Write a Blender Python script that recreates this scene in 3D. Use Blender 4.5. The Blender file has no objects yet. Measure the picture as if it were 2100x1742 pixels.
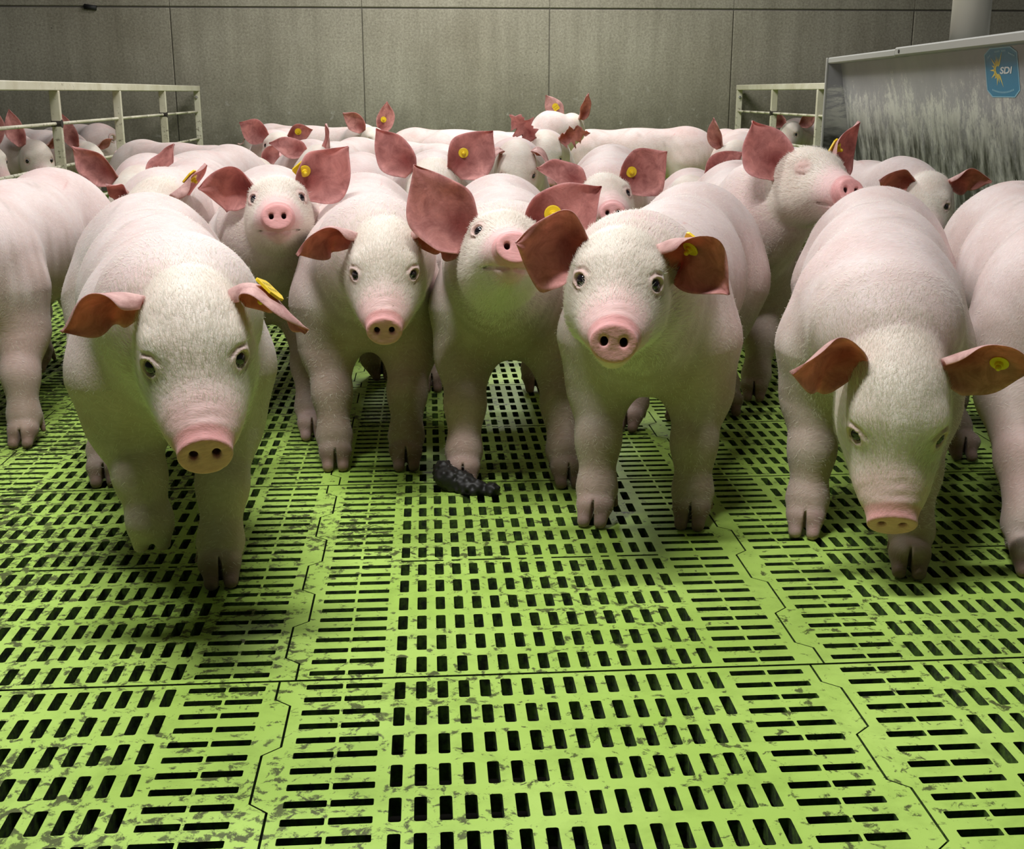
import bpy, math, time
import numpy as np
from mathutils import Vector, Matrix
T0 = time.time()
PI = math.pi
scene = bpy.context.scene
col = scene.collection

# ------------------------------------------------------------------ camera, light, exposure
FPX, PITCH, YAW, CAMH = 2464.0, 0.2699, 0.069, 0.8416
cd = bpy.data.cameras.new('camera')
cam = bpy.data.objects.new('camera', cd)
col.objects.link(cam)
cam.location = (0, 0, CAMH)
cam.rotation_euler = (PI / 2 - PITCH, 0, -YAW)
cd.sensor_width = 36.0
cd.sensor_fit = 'HORIZONTAL'
cd.lens = FPX * 36.0 / 2100.0
cd.clip_start = 0.05
cd.clip_end = 60
scene.camera = cam

w = bpy.data.worlds.new('barn_air')
scene.world = w
w.use_nodes = True
w.node_tree.nodes['Background'].inputs[0].default_value = (0.95, 1.0, 0.97, 1)
w.node_tree.nodes['Background'].inputs[1].default_value = 0.025


def tube_lamp(name, loc, size, power, colr, rot=(0, 0, 0)):
    ld = bpy.data.lights.new(name, 'AREA')
    ld.shape = 'RECTANGLE'
    ld.size, ld.size_y = size
    ld.energy = power
    ld.color = colr
    o = bpy.data.objects.new(name, ld)
    o.location = loc
    o.rotation_euler = rot
    col.objects.link(o)
    return o


tube_lamp('unseen_lamp', (-0.95, 3.9, 3.4), (1.3, 0.14), 50, (1.0, 0.985, 0.975))
tube_lamp('unseen_lamp', (-0.35, 1.40, 3.4), (1.3, 0.14), 92, (1.0, 0.985, 0.975))
tube_lamp('unseen_lamp', (0.3, 7.2, 3.4), (1.3, 0.14), 85, (1.0, 0.985, 0.95))
tube_lamp('unseen_lamp', (0.5, 9.3, 3.4), (1.6, 0.14), 72, (1.0, 0.985, 0.95))  # added lamp, out of view, to brighten the back wall
scene.view_settings.view_transform = 'Standard'
scene.view_settings.look = 'None'
scene.view_settings.gamma = 1.0
scene.view_settings.use_curve_mapping = False
scene.view_settings.exposure = 0.30

_c, _s = math.cos(YAW), math.sin(YAW)
CF = np.array([_s * math.cos(PITCH), _c * math.cos(PITCH), -math.sin(PITCH)])
CR = np.array([_c, -_s, 0.0])
CU = np.cross(CR, CF)


def at(px, py, Y):
    """the point of the pen at depth Y that lies along a given line of sight"""
    d = CF + CR * (px - 1050) / FPX - CU * (py - 871) / FPX
    return np.array([0, 0, CAMH]) + d * Y / d[1]


def atz(px, py, z=0.0):
    d = CF + CR * (px - 1050) / FPX - CU * (py - 871) / FPX
    return np.array([0, 0, CAMH]) + d * (z - CAMH) / d[2]


# ------------------------------------------------------------------ materials
def new_mat(name):
    m = bpy.data.materials.new(name)
    m.use_nodes = True
    nt = m.node_tree
    b = nt.nodes['Principled BSDF']
    return m, nt, b


def N(nt, t, **kw):
    n = nt.nodes.new(t)
    for k, v in kw.items():
        setattr(n, k, v)
    return n


def L(nt, a, b):
    nt.links.new(a, b)


def noise(nt, scale, detail=4, rough=0.6, vec=None, dist=0.0):
    n = N(nt, 'ShaderNodeTexNoise')
    n.inputs['Scale'].default_value = scale
    n.inputs['Detail'].default_value = detail
    n.inputs['Roughness'].default_value = rough
    n.inputs['Distortion'].default_value = dist
    if vec is not None:
        L(nt, vec, n.inputs['Vector'])
    return n.outputs['Fac']


def ramp(nt, fac, stops):
    r = N(nt, 'ShaderNodeValToRGB')
    e = r.color_ramp.elements
    while len(e) < len(stops):
        e.new(0.5)
    for i, (p, c) in enumerate(stops):
        e[i].position = p
        e[i].color = (c[0], c[1], c[2], 1) if not isinstance(c, (int, float)) else (c, c, c, 1)
    L(nt, fac, r.inputs[0])
    return r.outputs[0]


def mixc(nt, fac, a, b, mode='MIX'):
    m = N(nt, 'ShaderNodeMix', data_type='RGBA', blend_type=mode)
    for s, v in ((0, fac), (6, a), (7, b)):
        if isinstance(v, (int, float)):
            m.inputs[s].default_value = v
        elif isinstance(v, tuple):
            m.inputs[s].default_value = (v[0], v[1], v[2], 1)
        else:
            L(nt, v, m.inputs[s])
    return m.outputs[2]


def objvec(nt, scale=(1, 1, 1), rot=(0, 0, 0), world=False):
    tc = N(nt, 'ShaderNodeTexCoord')
    mp = N(nt, 'ShaderNodeMapping')
    mp.inputs['Scale'].default_value = scale
    mp.inputs['Rotation'].default_value = rot
    if world:
        g = N(nt, 'ShaderNodeNewGeometry')
        L(nt, g.outputs['Position'], mp.inputs[0])
    else:
        L(nt, tc.outputs['Object'], mp.inputs[0])
    return mp.outputs[0]


def bump(nt, b, h, strength=0.3, dist=0.002):
    n = N(nt, 'ShaderNodeBump')
    n.inputs['Strength'].default_value = strength
    n.inputs['Distance'].default_value = dist
    L(nt, h, n.inputs['Height'])
    L(nt, n.outputs[0], b.inputs['Normal'])


def simple(name, c, rough=0.5, metal=0.0, spec=0.5):
    m, nt, b = new_mat(name)
    b.inputs['Base Color'].default_value = (c[0], c[1], c[2], 1)
    b.inputs['Roughness'].default_value = rough
    b.inputs['Metallic'].default_value = metal
    b.inputs['Specular IOR Level'].default_value = spec
    return m


def pig_skin():
    m, nt, b = new_mat('pig_skin')
    va = N(nt, 'ShaderNodeVertexColor', layer_name='tint')
    v = objvec(nt)
    n1 = noise(nt, 9, 5, 0.6, v)
    blot = ramp(nt, n1, [(0.35, (0.93, 0.86, 0.84)), (0.62, (1.03, 1.03, 1.03))])
    c = mixc(nt, 1.0, va.outputs[0], blot, 'MULTIPLY')
    # fine coat of pale hair over the skin
    v2 = objvec(nt, (60, 420, 160))
    n2 = noise(nt, 1.0, 3, 0.6, v2)
    c = mixc(nt, 0.8, c, ramp(nt, n2, [(0.3, (0.84, 0.80, 0.77)), (0.7, (1.06, 1.05, 1.03))]), 'MULTIPLY')
    # small specks of dirt
    n3 = noise(nt, 70, 3, 0.7, v)
    c = mixc(nt, ramp(nt, n3, [(0.70, 0.0), (0.76, 0.55)]), c, (0.20, 0.14, 0.11))
    L(nt, c, b.inputs['Base Color'])
    b.inputs['Roughness'].default_value = 0.62
    b.inputs['Specular IOR Level'].default_value = 0.3
    b.inputs['Subsurface Weight'].default_value = 0.18
    b.inputs['Subsurface Radius'].default_value = (1.0, 0.35, 0.2)
    b.inputs['Subsurface Scale'].default_value = 0.012
    b.inputs['Sheen Weight'].default_value = 0.12
    b.inputs['Sheen Roughness'].default_value = 0.6
    bump(nt, b, n2, 0.7, 0.0014)
    return m


def pig_ear():
    m, nt, b = new_mat('pig_ear')
    va = N(nt, 'ShaderNodeVertexColor', layer_name='tint')
    v = objvec(nt)
    n1 = noise(nt, 28, 5, 0.65, v, 0.6)
    c = mixc(nt, 1.0, va.outputs[0], ramp(nt, n1, [(0.32, (0.66, 0.52, 0.52)), (0.66, (1.16, 1.14, 1.12))]), 'MULTIPLY')
    n3 = noise(nt, 120, 3, 0.7, v)
    c = mixc(nt, ramp(nt, n3, [(0.68, 0.0), (0.74, 0.5)]), c, (0.20, 0.10, 0.08))
    L(nt, c, b.inputs['Base Color'])
    b.inputs['Roughness'].default_value = 0.6
    b.inputs['Specular IOR Level'].default_value = 0.3
    tr = N(nt, 'ShaderNodeBsdfTranslucent')
    L(nt, mixc(nt, 1.0, c, (1.0, 0.42, 0.30), 'MULTIPLY'), tr.inputs[0])
    ms = N(nt, 'ShaderNodeMixShader')
    ms.inputs[0].default_value = 0.30
    L(nt, b.outputs[0], ms.inputs[1])
    L(nt, tr.outputs[0], ms.inputs[2])
    L(nt, ms.outputs[0], nt.nodes['Material Output'].inputs[0])
    bump(nt, b, noise(nt, 75, 6, 0.7, v, 0.8), 0.55, 0.002)
    return m


M_SKIN = pig_skin()
M_EAR = pig_ear()
M_BRISTLE = simple('bristle', (0.84, 0.78, 0.68), 0.5)
M_EYE = simple('eye_dark', (0.012, 0.009, 0.012), 0.04, 0, 0.8)
M_SCLERA = simple('eye_white', (0.72, 0.70, 0.68), 0.15)
M_TAG = simple('tag_yellow', (0.86, 0.62, 0.02), 0.4)
M_INK = simple('tag_ink', (0.04, 0.03, 0.02), 0.6)


# ------------------------------------------------------------------ implicit surfaces (numpy)
def rc(P, a, b, ra, rb):
    a = np.asarray(a, np.float32)
    ba = np.asarray(b, np.float32) - a
    pa = P - a
    h = np.clip(pa @ ba / max(float(ba @ ba), 1e-9), 0, 1)
    d = pa - h[:, None] * ba
    return np.sqrt(np.einsum('ij,ij->i', d, d)) - (ra + (rb - ra) * h)


def el(P, c, r, R=None):
    p = P - np.asarray(c, np.float32)
    if R is not None:
        p = p @ R            # columns of R are the local axes
    r = np.asarray(r, np.float32)
    q = p / r
    k0 = np.sqrt(np.einsum('ij,ij->i', q, q)) + 1e-6
    q = q / r
    k1 = np.sqrt(np.einsum('ij,ij->i', q, q)) + 1e-6
    return k0 * (k0 - 1.0) / k1


def smin(a, b, k):
    h = np.clip(0.5 + 0.5 * (b - a) / k, 0, 1)
    return b + (a - b) * h - k * h * (1 - h)


def smax(a, b, k):
    return -smin(-a, -b, k)


def surface_nets(D, org, h):
    """naive surface nets over a dense array; returns verts, quads"""
    S = D < 0
    nx, ny, nz = D.shape
    c8 = [(i, j, k) for i in (0, 1) for j in (0, 1) for k in (0, 1)]
    cnt = np.zeros((nx - 1, ny - 1, nz - 1), np.int8)
    for i, j, k in c8:
        cnt += S[i:nx - 1 + i, j:ny - 1 + j, k:nz - 1 + k]
    act = (cnt > 0) & (cnt < 8)
    ijk = np.argwhere(act)
    vid = -np.ones(act.shape, np.int32)
    vid[act] = np.arange(len(ijk), dtype=np.int32)
    vals = {c: D[ijk[:, 0] + c[0], ijk[:, 1] + c[1], ijk[:, 2] + c[2]] for c in c8}
    acc = np.zeros((len(ijk), 3), np.float32)
    n = np.zeros(len(ijk), np.float32)
    for c in c8:
        for ax in range(3):
            if c[ax]:
                continue
            e = list(c)
            e[ax] = 1
            e = tuple(e)
            a, b = vals[c], vals[e]
            m = (a < 0) != (b < 0)
            t = np.where(m, a / np.where(m, a - b, 1), 0)
            p = np.zeros((len(ijk), 3), np.float32)
            p[:] = c
            p[:, ax] = t
            acc += p * m[:, None]
            n += m
    V = (ijk + acc / n[:, None]) * h + org
    Q = []
    for ax in range(3):
        u, v = (ax + 1) % 3, (ax + 2) % 3
        sl0 = [slice(1, -1)] * 3
        sl1 = [slice(1, -1)] * 3
        sl0[ax] = slice(0, -1)
        sl1[ax] = slice(1, None)
        A, B = S[tuple(sl0)], S[tuple(sl1)]
        e = np.argwhere(A != B)
        off = np.ones(3, int)
        off[ax] = 0
        e = e + off
        sgn = S[e[:, 0], e[:, 1], e[:, 2]]
        du = np.zeros(3, int)
        dv = np.zeros(3, int)
        du[u] = 1
        dv[v] = 1
        g = lambda q: vid[q[:, 0], q[:, 1], q[:, 2]]
        q = np.stack([g(e - du - dv), g(e - dv), g(e), g(e - du)], 1)
        q[~sgn] = q[~sgn][:, ::-1]
        Q.append(q)
    Q = np.concatenate(Q)
    Q = Q[(Q >= 0).all(1)]
    return V.astype(np.float32), Q


def mesh_from(fn, lo, hi, h, project=True):
    """contour fn(P)=0 between lo and hi at step h, refining only near the surface"""
    B = 4
    H = h * B
    n = np.ceil((np.asarray(hi) - lo) / H).astype(int) + 1
    g = np.stack(np.meshgrid(*[np.arange(k) for k in n], indexing='ij'), -1).reshape(-1, 3)
    cc = (g * H + lo + H / 2).astype(np.float32)
    dc = fn(cc)
    D = np.repeat(np.repeat(np.repeat(dc.reshape(n), B, 0), B, 1), B, 2).astype(np.float32)
    act = g[np.abs(dc) < H * 1.25]
    sub = np.stack(np.meshgrid(*[np.arange(B)] * 3, indexing='ij'), -1).reshape(-1, 3)
    fi = (act[:, None, :] * B + sub[None]).reshape(-1, 3)
    P = (fi * h + lo).astype(np.float32)
    out = np.empty(len(P), np.float32)
    for s in range(0, len(P), 200000):
        out[s:s + 200000] = fn(P[s:s + 200000])
    D[fi[:, 0], fi[:, 1], fi[:, 2]] = out
    V, Q = surface_nets(D, np.asarray(lo, np.float32), h)
    if project:
        e = np.float32(h * 0.35)
        for s in range(0, len(V), 150000):
            p = V[s:s + 150000]
            d0 = fn(p)
            G = np.stack([fn(p + np.array([e, 0, 0], np.float32)) - d0,
                          fn(p + np.array([0, e, 0], np.float32)) - d0,
                          fn(p + np.array([0, 0, e], np.float32)) - d0], 1) / e
            g2 = np.maximum((G * G).sum(1), 0.2)
            stp = G * (d0 / g2)[:, None]
            V[s:s + 150000] = p - np.clip(stp, -h, h)
    return V, Q


def unit(v):
    v = np.asarray(v, float)
    return v / max(np.linalg.norm(v), 1e-9)


def lerp(a, b, t):
    return a + (b - a) * t


def sstep(a, b, x):
    t = np.clip((x - a) / (b - a), 0, 1)
    return t * t * (3 - 2 * t)


def mesh_obj(name, V, F, mats, parent=None, loc=(0, 0, 0), colors=None, mi=None, smooth=True):
    me = bpy.data.meshes.new(name)
    V = np.asarray(V, np.float32)
    lens = np.array([len(f) for f in F]) if not isinstance(F, np.ndarray) else np.full(len(F), F.shape[1])
    flat = F.ravel() if isinstance(F, np.ndarray) else np.concatenate([np.asarray(f) for f in F])
    me.vertices.add(len(V))
    me.vertices.foreach_set('co', (V - np.asarray(loc, np.float32)).ravel())
    me.loops.add(len(flat))
    me.loops.foreach_set('vertex_index', flat.astype(np.int32))
    me.polygons.add(len(lens))
    st = np.concatenate([[0], np.cumsum(lens)[:-1]]).astype(np.int32)
    me.polygons.foreach_set('loop_start', st)
    me.polygons.foreach_set('loop_total', lens.astype(np.int32))
    me.polygons.foreach_set('use_smooth', np.full(len(lens), bool(smooth)))
    if not isinstance(mats, (list, tuple)):
        mats = [mats]
    for m in mats:
        me.materials.append(m)
    if mi is not None:
        me.polygons.foreach_set('material_index', np.asarray(mi, np.int32))
    if colors is not None:
        a = me.color_attributes.new('tint', 'FLOAT_COLOR', 'POINT')
        c4 = np.ones((len(V), 4), np.float32)
        c4[:, :3] = colors
        a.data.foreach_set('color', c4.ravel())
    me.update()
    me.validate()
    o = bpy.data.objects.new(name, me)
    o.location = loc
    col.objects.link(o)
    if parent is not None:
        o.parent = parent
        o.location = (0, 0, 0) if loc is None else tuple(np.asarray(loc) - np.asarray(parent.location))
    return o


def tag(o, label=None, cat=None, group=None, kind=None):
    if label:
        o['label'] = label
    if cat:
        o['category'] = cat
    if group:
        o['group'] = group
    if kind:
        o['kind'] = kind
    return o


# ------------------------------------------------------------------ pigs
SKIN = np.array([0.735, 0.635, 0.62])
PALE = np.array([0.77, 0.72, 0.64])
PINK = np.array([0.76, 0.43, 0.42])
NOSE = np.array([0.76, 0.40, 0.40])
EARIN = np.array([0.56, 0.275, 0.25])
HOOF = np.array([0.22, 0.145, 0.11])
DIRT_SHADE = np.array([0.27, 0.20, 0.145])


class Pig:
    def __init__(s, sp):
        s.sp = sp
        s.rng = np.random.default_rng(sp.get('seed', 1))
        S = s.S = sp.get('S', 1.1)
        s.K = S * .90 * sp.get('hs', 1.0)
        hp = np.array([*sp['hip'], 0.0])
        sh = np.array([*sp['sh'], 0.0])
        f = unit(sh - hp)
        s.f, s.l, s.u = f, np.array([-f[1], f[0], 0.0]), np.array([0, 0, 1.0])
        s.hp, s.sh = hp, sh
        s.R = np.stack([s.f, s.l, s.u], 1).astype(np.float32)
        hf = unit(sp['look'])
        up = np.array([0, 0, 1.0])
        hl = unit(np.cross(up, hf))
        hu = np.cross(hf, hl)
        r = math.radians(sp.get('roll', 0))
        hl, hu = hl * math.cos(r) + hu * math.sin(r), hu * math.cos(r) - hl * math.sin(r)
        s.hf, s.hl, s.hu = hf, hl, hu
        s.HR = np.stack([hf, hl, hu], 1).astype(np.float32)
        s.hc = np.asarray(sp['head'], float)
        z = s.u
        # limb joints
        s.legs = []
        fo = sp.get('feet', {})
        for key, base, sd in (('fl', sh, 1), ('fr', sh, -1), ('hl', hp, 1), ('hr', hp, -1)):
            front = key[0] == 'f'
            lat = 0.088 * S if front else 0.092 * S
            default = base + s.l * sd * lat + f * (0.01 if front else -0.06) * S
            foot = default.copy()
            lift = 0.0
            if key in fo:
                foot = np.array([fo[key][0], fo[key][1], 0.0])
                lift = fo[key][2] if len(fo[key]) > 2 else 0.0
            s.legs.append((key, front, sd, base, default, foot, lift))
        s.toe = sp.get('toe')

    def body_prims(s, P):
        S, f, l, u, hp, sh, R = s.S, s.f, s.l, s.u, s.hp, s.sh, s.R
        fat = s.sp.get('fat', 1.0)
        z = lambda v: u * v * S
        d = el(P, hp - f * .03 * S + z(.400), (.185 * S, .148 * S * fat, .165 * S), R)
        mid = (hp + sh) / 2
        d = smin(d, el(P, mid + z(.392), (.27 * S, .147 * S * fat, .160 * S), R), .05 * S)
        d = smin(d, el(P, sh - f * .02 * S + z(.385), (.150 * S, .136 * S * fat, .158 * S), R), .05 * S)
        d = smin(d, rc(P, hp + z(.455), sh + z(.435), .098 * S, .098 * S), .04 * S)
        # hams
        for sd in (1, -1):
            d = smin(d, el(P, hp - f * .05 * S + l * sd * .075 * S + z(.345), (.125 * S, .082 * S, .15 * S), R), .04 * S)
            d = smin(d, el(P, sh + f * .01 * S + l * sd * .085 * S + z(.345), (.095 * S, .062 * S, .12 * S), R), .04 * S)
        # neck and throat
        nk = sh + f * .05 * S + z(.405)
        hb = s.hc - s.hf * .055 * S - s.hu * .008 * S
        if 'neck' in s.sp:
            nm = np.asarray(s.sp['neck'])
        else:
            nm = (nk + hb) / 2 + z(.012)
        d = smin(d, rc(P, nk, nm, .122 * S, .112 * S), .05 * S)
        d = smin(d, rc(P, nm, hb, .110 * S, .068 * S * s.sp.get('hs', 1.0)), .05 * S)
        d = smin(d, rc(P, sh + f * .06 * S + z(.33), s.hc - s.hf * .03 * S - s.hu * .055 * S, .09 * S, .056 * S * s.sp.get('hs', 1.0)), .05 * S)
        # legs, kept apart so a lowered snout does not melt into a shin
        A = d
        for key, front, sd, base, default, foot, lift in s.legs:
            off = foot - default
            j = lambda fx, ly, zz: base + f * fx * S + l * sd * ly * S + z(zz) + off * max(0, 1 - zz / .36) + u * lift * max(0, 1 - zz / .30)
            if front:
                a, b, k, t, g = j(.02, .092, .33), j(-.005, .092, .24), j(.015, .088, .150), j(.012, .088, .062), j(.015, .088, .03)
                q = rc(P, a, b, .076 * S, .056 * S)
                q = smin(q, rc(P, b, k, .058 * S, .038 * S), .03 * S)
                q = smin(q, el(P, k, (.039 * S, .038 * S, .050 * S)), .015 * S)
                q = smin(q, rc(P, k, t, .036 * S, .033 * S), .02 * S)
            else:
                a, b, k, t, g = j(-.03, .085, .34), j(-.01, .095, .235), j(-.085, .092, .165), j(-.06, .092, .062), j(-.055, .092, .03)
                q = rc(P, a, b, .095 * S, .066 * S)
                q = smin(q, rc(P, b, k, .062 * S, .034 * S), .04 * S)
                q = smin(q, el(P, k, (.034 * S, .030 * S, .040 * S)), .015 * S)
                q = smin(q, rc(P, k, t, .031 * S, .028 * S), .02 * S)
            q = smin(q, el(P, t, (.034 * S, .034 * S, .030 * S), R), .02 * S)
            tf = s.toe if s.toe is not None else f
            tf = unit(tf)
            tl = np.array([-tf[1], tf[0], 0])
            if lift > 0.01:
                g2 = t - u * .045 * S - tf * .012 * S
                for m in (1, -1):
                    q = smin(q, rc(P, t - u * .018 * S + tl * m * .014 * S, g2 + tl * m * .017 * S, .021 * S, .013 * S), .008 * S)
            else:
                ground = np.array([foot[0], foot[1], 0])
                tt = rc(P, t + tl * .013 * S - z(.008), ground + tf * .040 * S + tl * .0150 * S + z(.012), .0225 * S, .0120 * S)
                tt = np.minimum(tt, rc(P, t - tl * .013 * S - z(.008), ground + tf * .040 * S - tl * .0150 * S + z(.012), .0225 * S, .0120 * S))
                tt = smin(tt, el(P, ground + tf * .012 * S + z(.036), (.030 * S, .033 * S, .024 * S), np.stack([tf, tl, u], 1).astype(np.float32)), .010 * S)
                q = smin(q, tt, .010 * S)
                # cleft between the two toes
                cl = el(P, ground + tf * .050 * S + z(.020), (.034 * S, .0034 * S, .040 * S), np.stack([tf, tl, u], 1).astype(np.float32))
                q = smax(q, -cl, .004 * S)
                for m in (1, -1):
                    q = smin(q, rc(P, t - tf * .026 * S + tl * m * .022 * S - z(.006), ground - tf * .034 * S + tl * m * .029 * S + z(.024), .011 * S, .0055 * S), .006 * S)
            q = smax(q, .0015 - P[:, 2], .002)
            # hollow where the limb meets the trunk keeps them readable
            A = smin(A, q, .035 * S)
        return d, A

    def head_prims(s, P):
        S = s.S
        p = ((P - s.hc.astype(np.float32)) @ s.HR) / s.K      # head-local, unit scale
        ay = np.abs(p[:, 1])
        q = p.copy()
        q[:, 1] = ay
        d = el(q, (0, 0, .004), (.108, .084, .084))
        d = smin(d, el(q, (.015, .040, -.050), (.088, .052, .064)), .030)            # cheeks and jowl
        d = smin(d, el(q, (.050, .048, .032), (.029, .027, .021)), .020)             # brow
        d = smin(d, rc(q, (.055, 0, -.014), (.160, 0, -.050), .071, .046), .028)     # muzzle
        d = smin(d, el(q, (.100, .020, -.052), (.078, .046, .043)), .028)
        d = smin(d, rc(q, (.02, 0, -.075), (.150, 0, -.092), .052, .026), .022)      # lower jaw
        if not s.sp.get('mouth', 1) == 0:
            # mouth line
            m = np.minimum(rc(q, (.190, 0, -.094), (.165, .030, -.088), .0035, .0035),
                           rc(q, (.165, .034, -.088), (.085, .062, -.066), .0035, .003))
            d = smax(d, -(m - .0005), .007)
        # wrinkles over the nose
        wr = np.sin(p[:, 0] * 330 + np.sin(p[:, 1] * 60)) * (.00028 + .00022 * np.sin(p[:, 1] * 90 + 1))
        d = d + wr * sstep(.13, .155, p[:, 0]) * sstep(.20, .185, p[:, 0]) * sstep(-.05, -.02, p[:, 2])
        # nose disc
        t = s.sp.get('disc', .10)
        DR = np.array([[math.cos(t), 0, -math.sin(t)], [0, 1, 0], [math.sin(t), 0, math.cos(t)]], np.float32)
        c = np.array([.197, 0, -.054], np.float32)
        e = (q - c) @ DR
        rr = np.sqrt((e[:, 1] / 1.12) ** 2 + (np.where(e[:, 2] > 0, e[:, 2] * 1.12, e[:, 2] * 1.0)) ** 2)
        w2 = np.stack([rr - .0315, np.abs(e[:, 0]) - .0085], 1)
        dd = np.minimum(np.maximum(w2[:, 0], w2[:, 1]), 0) + np.linalg.norm(np.maximum(w2, 0), axis=1) - .0045
        dish = (sstep(.034, .0, rr)) * .0018
        dd = dd + np.where(e[:, 0] > 0, dish, 0)
        d = smin(d, dd, .010)
        nos = rc(e * np.array([1, 1, .82], np.float32), (.030, .0178, .002), (-.014, .0150, .000), .0075, .006)
        nos = np.minimum(nos, 1)
        d = smax(d, -nos, .005)
        # eyes: soft rim, then an almond opening
        ec, ER = s.eye_frame()
        ee = (q - ec) @ ER
        lid = el(ee, (0, 0, 0), (.012, .021, .017))
        d = smin(d, lid, .014)
        for k in (0, 1):    # folds above and below
            zz = (.021, -.020)[k]
            fold = rc(ee, (.006, -.018, zz * .75), (.008, .0, zz), .0016, .0016)
            fold = np.minimum(fold, rc(ee, (.008, .0, zz), (.006, .018, zz * .7), .0016, .0016))
            d = smax(d, -fold, .006)
        if s.sp.get('eyes', 1):
            hole = el(ee, (.010, 0, 0), (.022, .0145, .0118))
            d = smax(d, -hole, .004)
        else:
            hole = rc(ee, (.012, -.013, .001), (.014, .0, -.0035), .0022, .0022)
            hole = np.minimum(hole, rc(ee, (.014, .0, -.0035), (.012, .013, .0), .0022, .0022))
            d = smax(d, -hole, .004)
        return d * s.K

    def eye_frame(s):
        ec = np.array([.077, .0605, .014], np.float32)
        n = unit([.64, .72, .20])
        a = unit(np.cross([0, 0, 1.0], n))
        b = np.cross(n, a)
        return ec, np.stack([n, a, b], 1).astype(np.float32)

    def fn(s, P):
        d, A = s.body_prims(P)
        r = np.linalg.norm(P - (s.hc + s.hf * .05 * s.S).astype(np.float32), axis=1)
        m = r < .26 * s.S
        if m.any():
            d[m] = smin(d[m], s.head_prims(P[m]), .022 * s.S)
        return np.minimum(d, A)

    def colour(s, V):
        S, sp = s.S, s.sp
        rng = s.rng
        p = ((V - s.hc) @ s.HR) / s.K
        r = np.linalg.norm(p - [.05, 0, 0], axis=1)
        inhead = sstep(.24, .19, r)
        mm = inhead > 0
        hd = np.ones(len(V))
        hd[mm] = s.head_prims(V[mm].astype(np.float32))
        inhead = inhead * sstep(.022, .010, np.abs(hd))
        C = np.tile(SKIN, (len(V), 1))
        # pale hairy forehead and neck
        b = inhead * sstep(.17, .09, p[:, 0])
        C = lerp(C, PALE, (b * .85)[:, None])
        mz = inhead * sstep(.10, .17, p[:, 0]) * .45
        C = lerp(C, PINK * 1.12, mz[:, None])
        t = s.sp.get('disc', .10)
        ns = sstep(.176, .184, p[:, 0] - (p[:, 2] + .054) * math.tan(t)) * inhead * sstep(-.098, -.088, p[:, 2])
        C = lerp(C, NOSE, ns[:, None])
        q = p.copy()
        q[:, 1] = np.abs(q[:, 1])
        ec, ER = s.eye_frame()
        re = np.linalg.norm(q - ec, axis=1)
        C = lerp(C, np.array([.66, .42, .40]), (sstep(.032, .016, re) * .6 * inhead)[:, None])
        # nostril inside
        e = q - np.array([.197, 0, -.054])
        nn = sstep(.0120, .0085, np.hypot(e[:, 1] - .0170, e[:, 2] - .002)) * sstep(.0065, .002, e[:, 0]) * sstep(-.03, -.02, e[:, 0])
        C = lerp(C, np.array([.13, .05, .05]), (nn * inhead)[:, None])
        # dirty lower legs and hooves
        legz = V[:, 2] / S
        nz = (np.sin(V[:, 0] * 61 + V[:, 2] * 47) + np.sin(V[:, 1] * 73 - V[:, 2] * 39) + np.sin(V[:, 0] * 131 + V[:, 1] * 117)) / 3
        dirt_shade = sp.get('dirt_shade', .5)
        k = sstep(.30, .06, legz + nz * .06) * (.35 + .65 * dirt_shade) * (.8 + .45 * nz)
        C = lerp(C, DIRT_SHADE * 1.35, np.clip(k * .75, 0, 1)[:, None] * (1 - inhead)[:, None])
        soil_shade = sstep(.47, .27, legz + nz * .07) * (.22 + .45 * dirt_shade)  # lower trunk browned: belly dirt plus chest shade worked into the tint
        C = lerp(C, DIRT_SHADE * 1.15, (soil_shade * (1 - inhead))[:, None])
        C = lerp(C, HOOF * 1.0, (sstep(.056, .030, legz + nz * .008) * .9)[:, None])
        # pink flush on neck, shoulder and rump in broad patches
        pk = sstep(.15, .8, np.sin(V[:, 0] * 9 + 2 * s.S + V[:, 1] * 7) * np.sin(V[:, 1] * 8 + V[:, 2] * 11 + sp.get('seed', 1)))
        C = lerp(C, np.array([.74, .53, .52]), (pk * .40 * (1 - inhead))[:, None])
        # grey smears and scratches on the back
        for i in range(sp.get('smears', 10)):
            t0 = rng.uniform(0, 1)
            c = lerp(s.hp, s.sh, t0) + s.l * rng.uniform(-.12, .12) * S
            a = rng.uniform(0, PI)
            dvec = s.f * math.cos(a) + s.l * math.sin(a)
            dx = (V[:, :2] - c[:2])
            u_ = dx @ dvec[:2]
            v_ = dx @ np.array([-dvec[1], dvec[0]])
            red = rng.random() < .5
            wd = .0022 if red else .010
            ln = rng.uniform(.02, .06)
            m = np.exp(-(v_ / wd) ** 2) * np.exp(-(u_ / ln) ** 2) * (V[:, 2] > .45 * S)
            C = lerp(C, np.array([.62, .30, .28]) if red else np.array([.45, .38, .35]), (m * (.55 if red else .42))[:, None])
        return np.clip(C, 0.01, 1)

    # ---- ears
    def ear(s, sd, spec):
        """leaf with a rolled base; directions are given in pen axes; returns verts, faces, colours"""
        S = s.S
        base = s.hc + (s.hf * spec.get('bx', -.035) + s.hl * sd * spec.get('by', .066) + s.hu * spec.get('bz', .050)) * s.K
        d0, d1, n0 = unit(spec['d0']), unit(spec.get('d1', spec['d0'])), unit(spec['n'])
        Ln, W = spec.get('len', .175) * S, spec.get('wid', .135) * S
        nu, nv = spec.get('res', (30, 22))
        U = np.linspace(0, 1, nu)
        bend0, bend1 = spec.get('bend', (.25, .75))
        C = [base]
        dirs = []
        for i in range(nu):
            t = sstep(bend0, bend1, U[i])
            dirs.append(unit(lerp(d0, d1, t)))
            if i:
                C.append(C[-1] + dirs[-1] * Ln / (nu - 1))
        C = np.array(C)
        Vf, Vb, cols_f, cols_b = [], [], [], []
        nprev = None
        rng = s.rng
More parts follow.
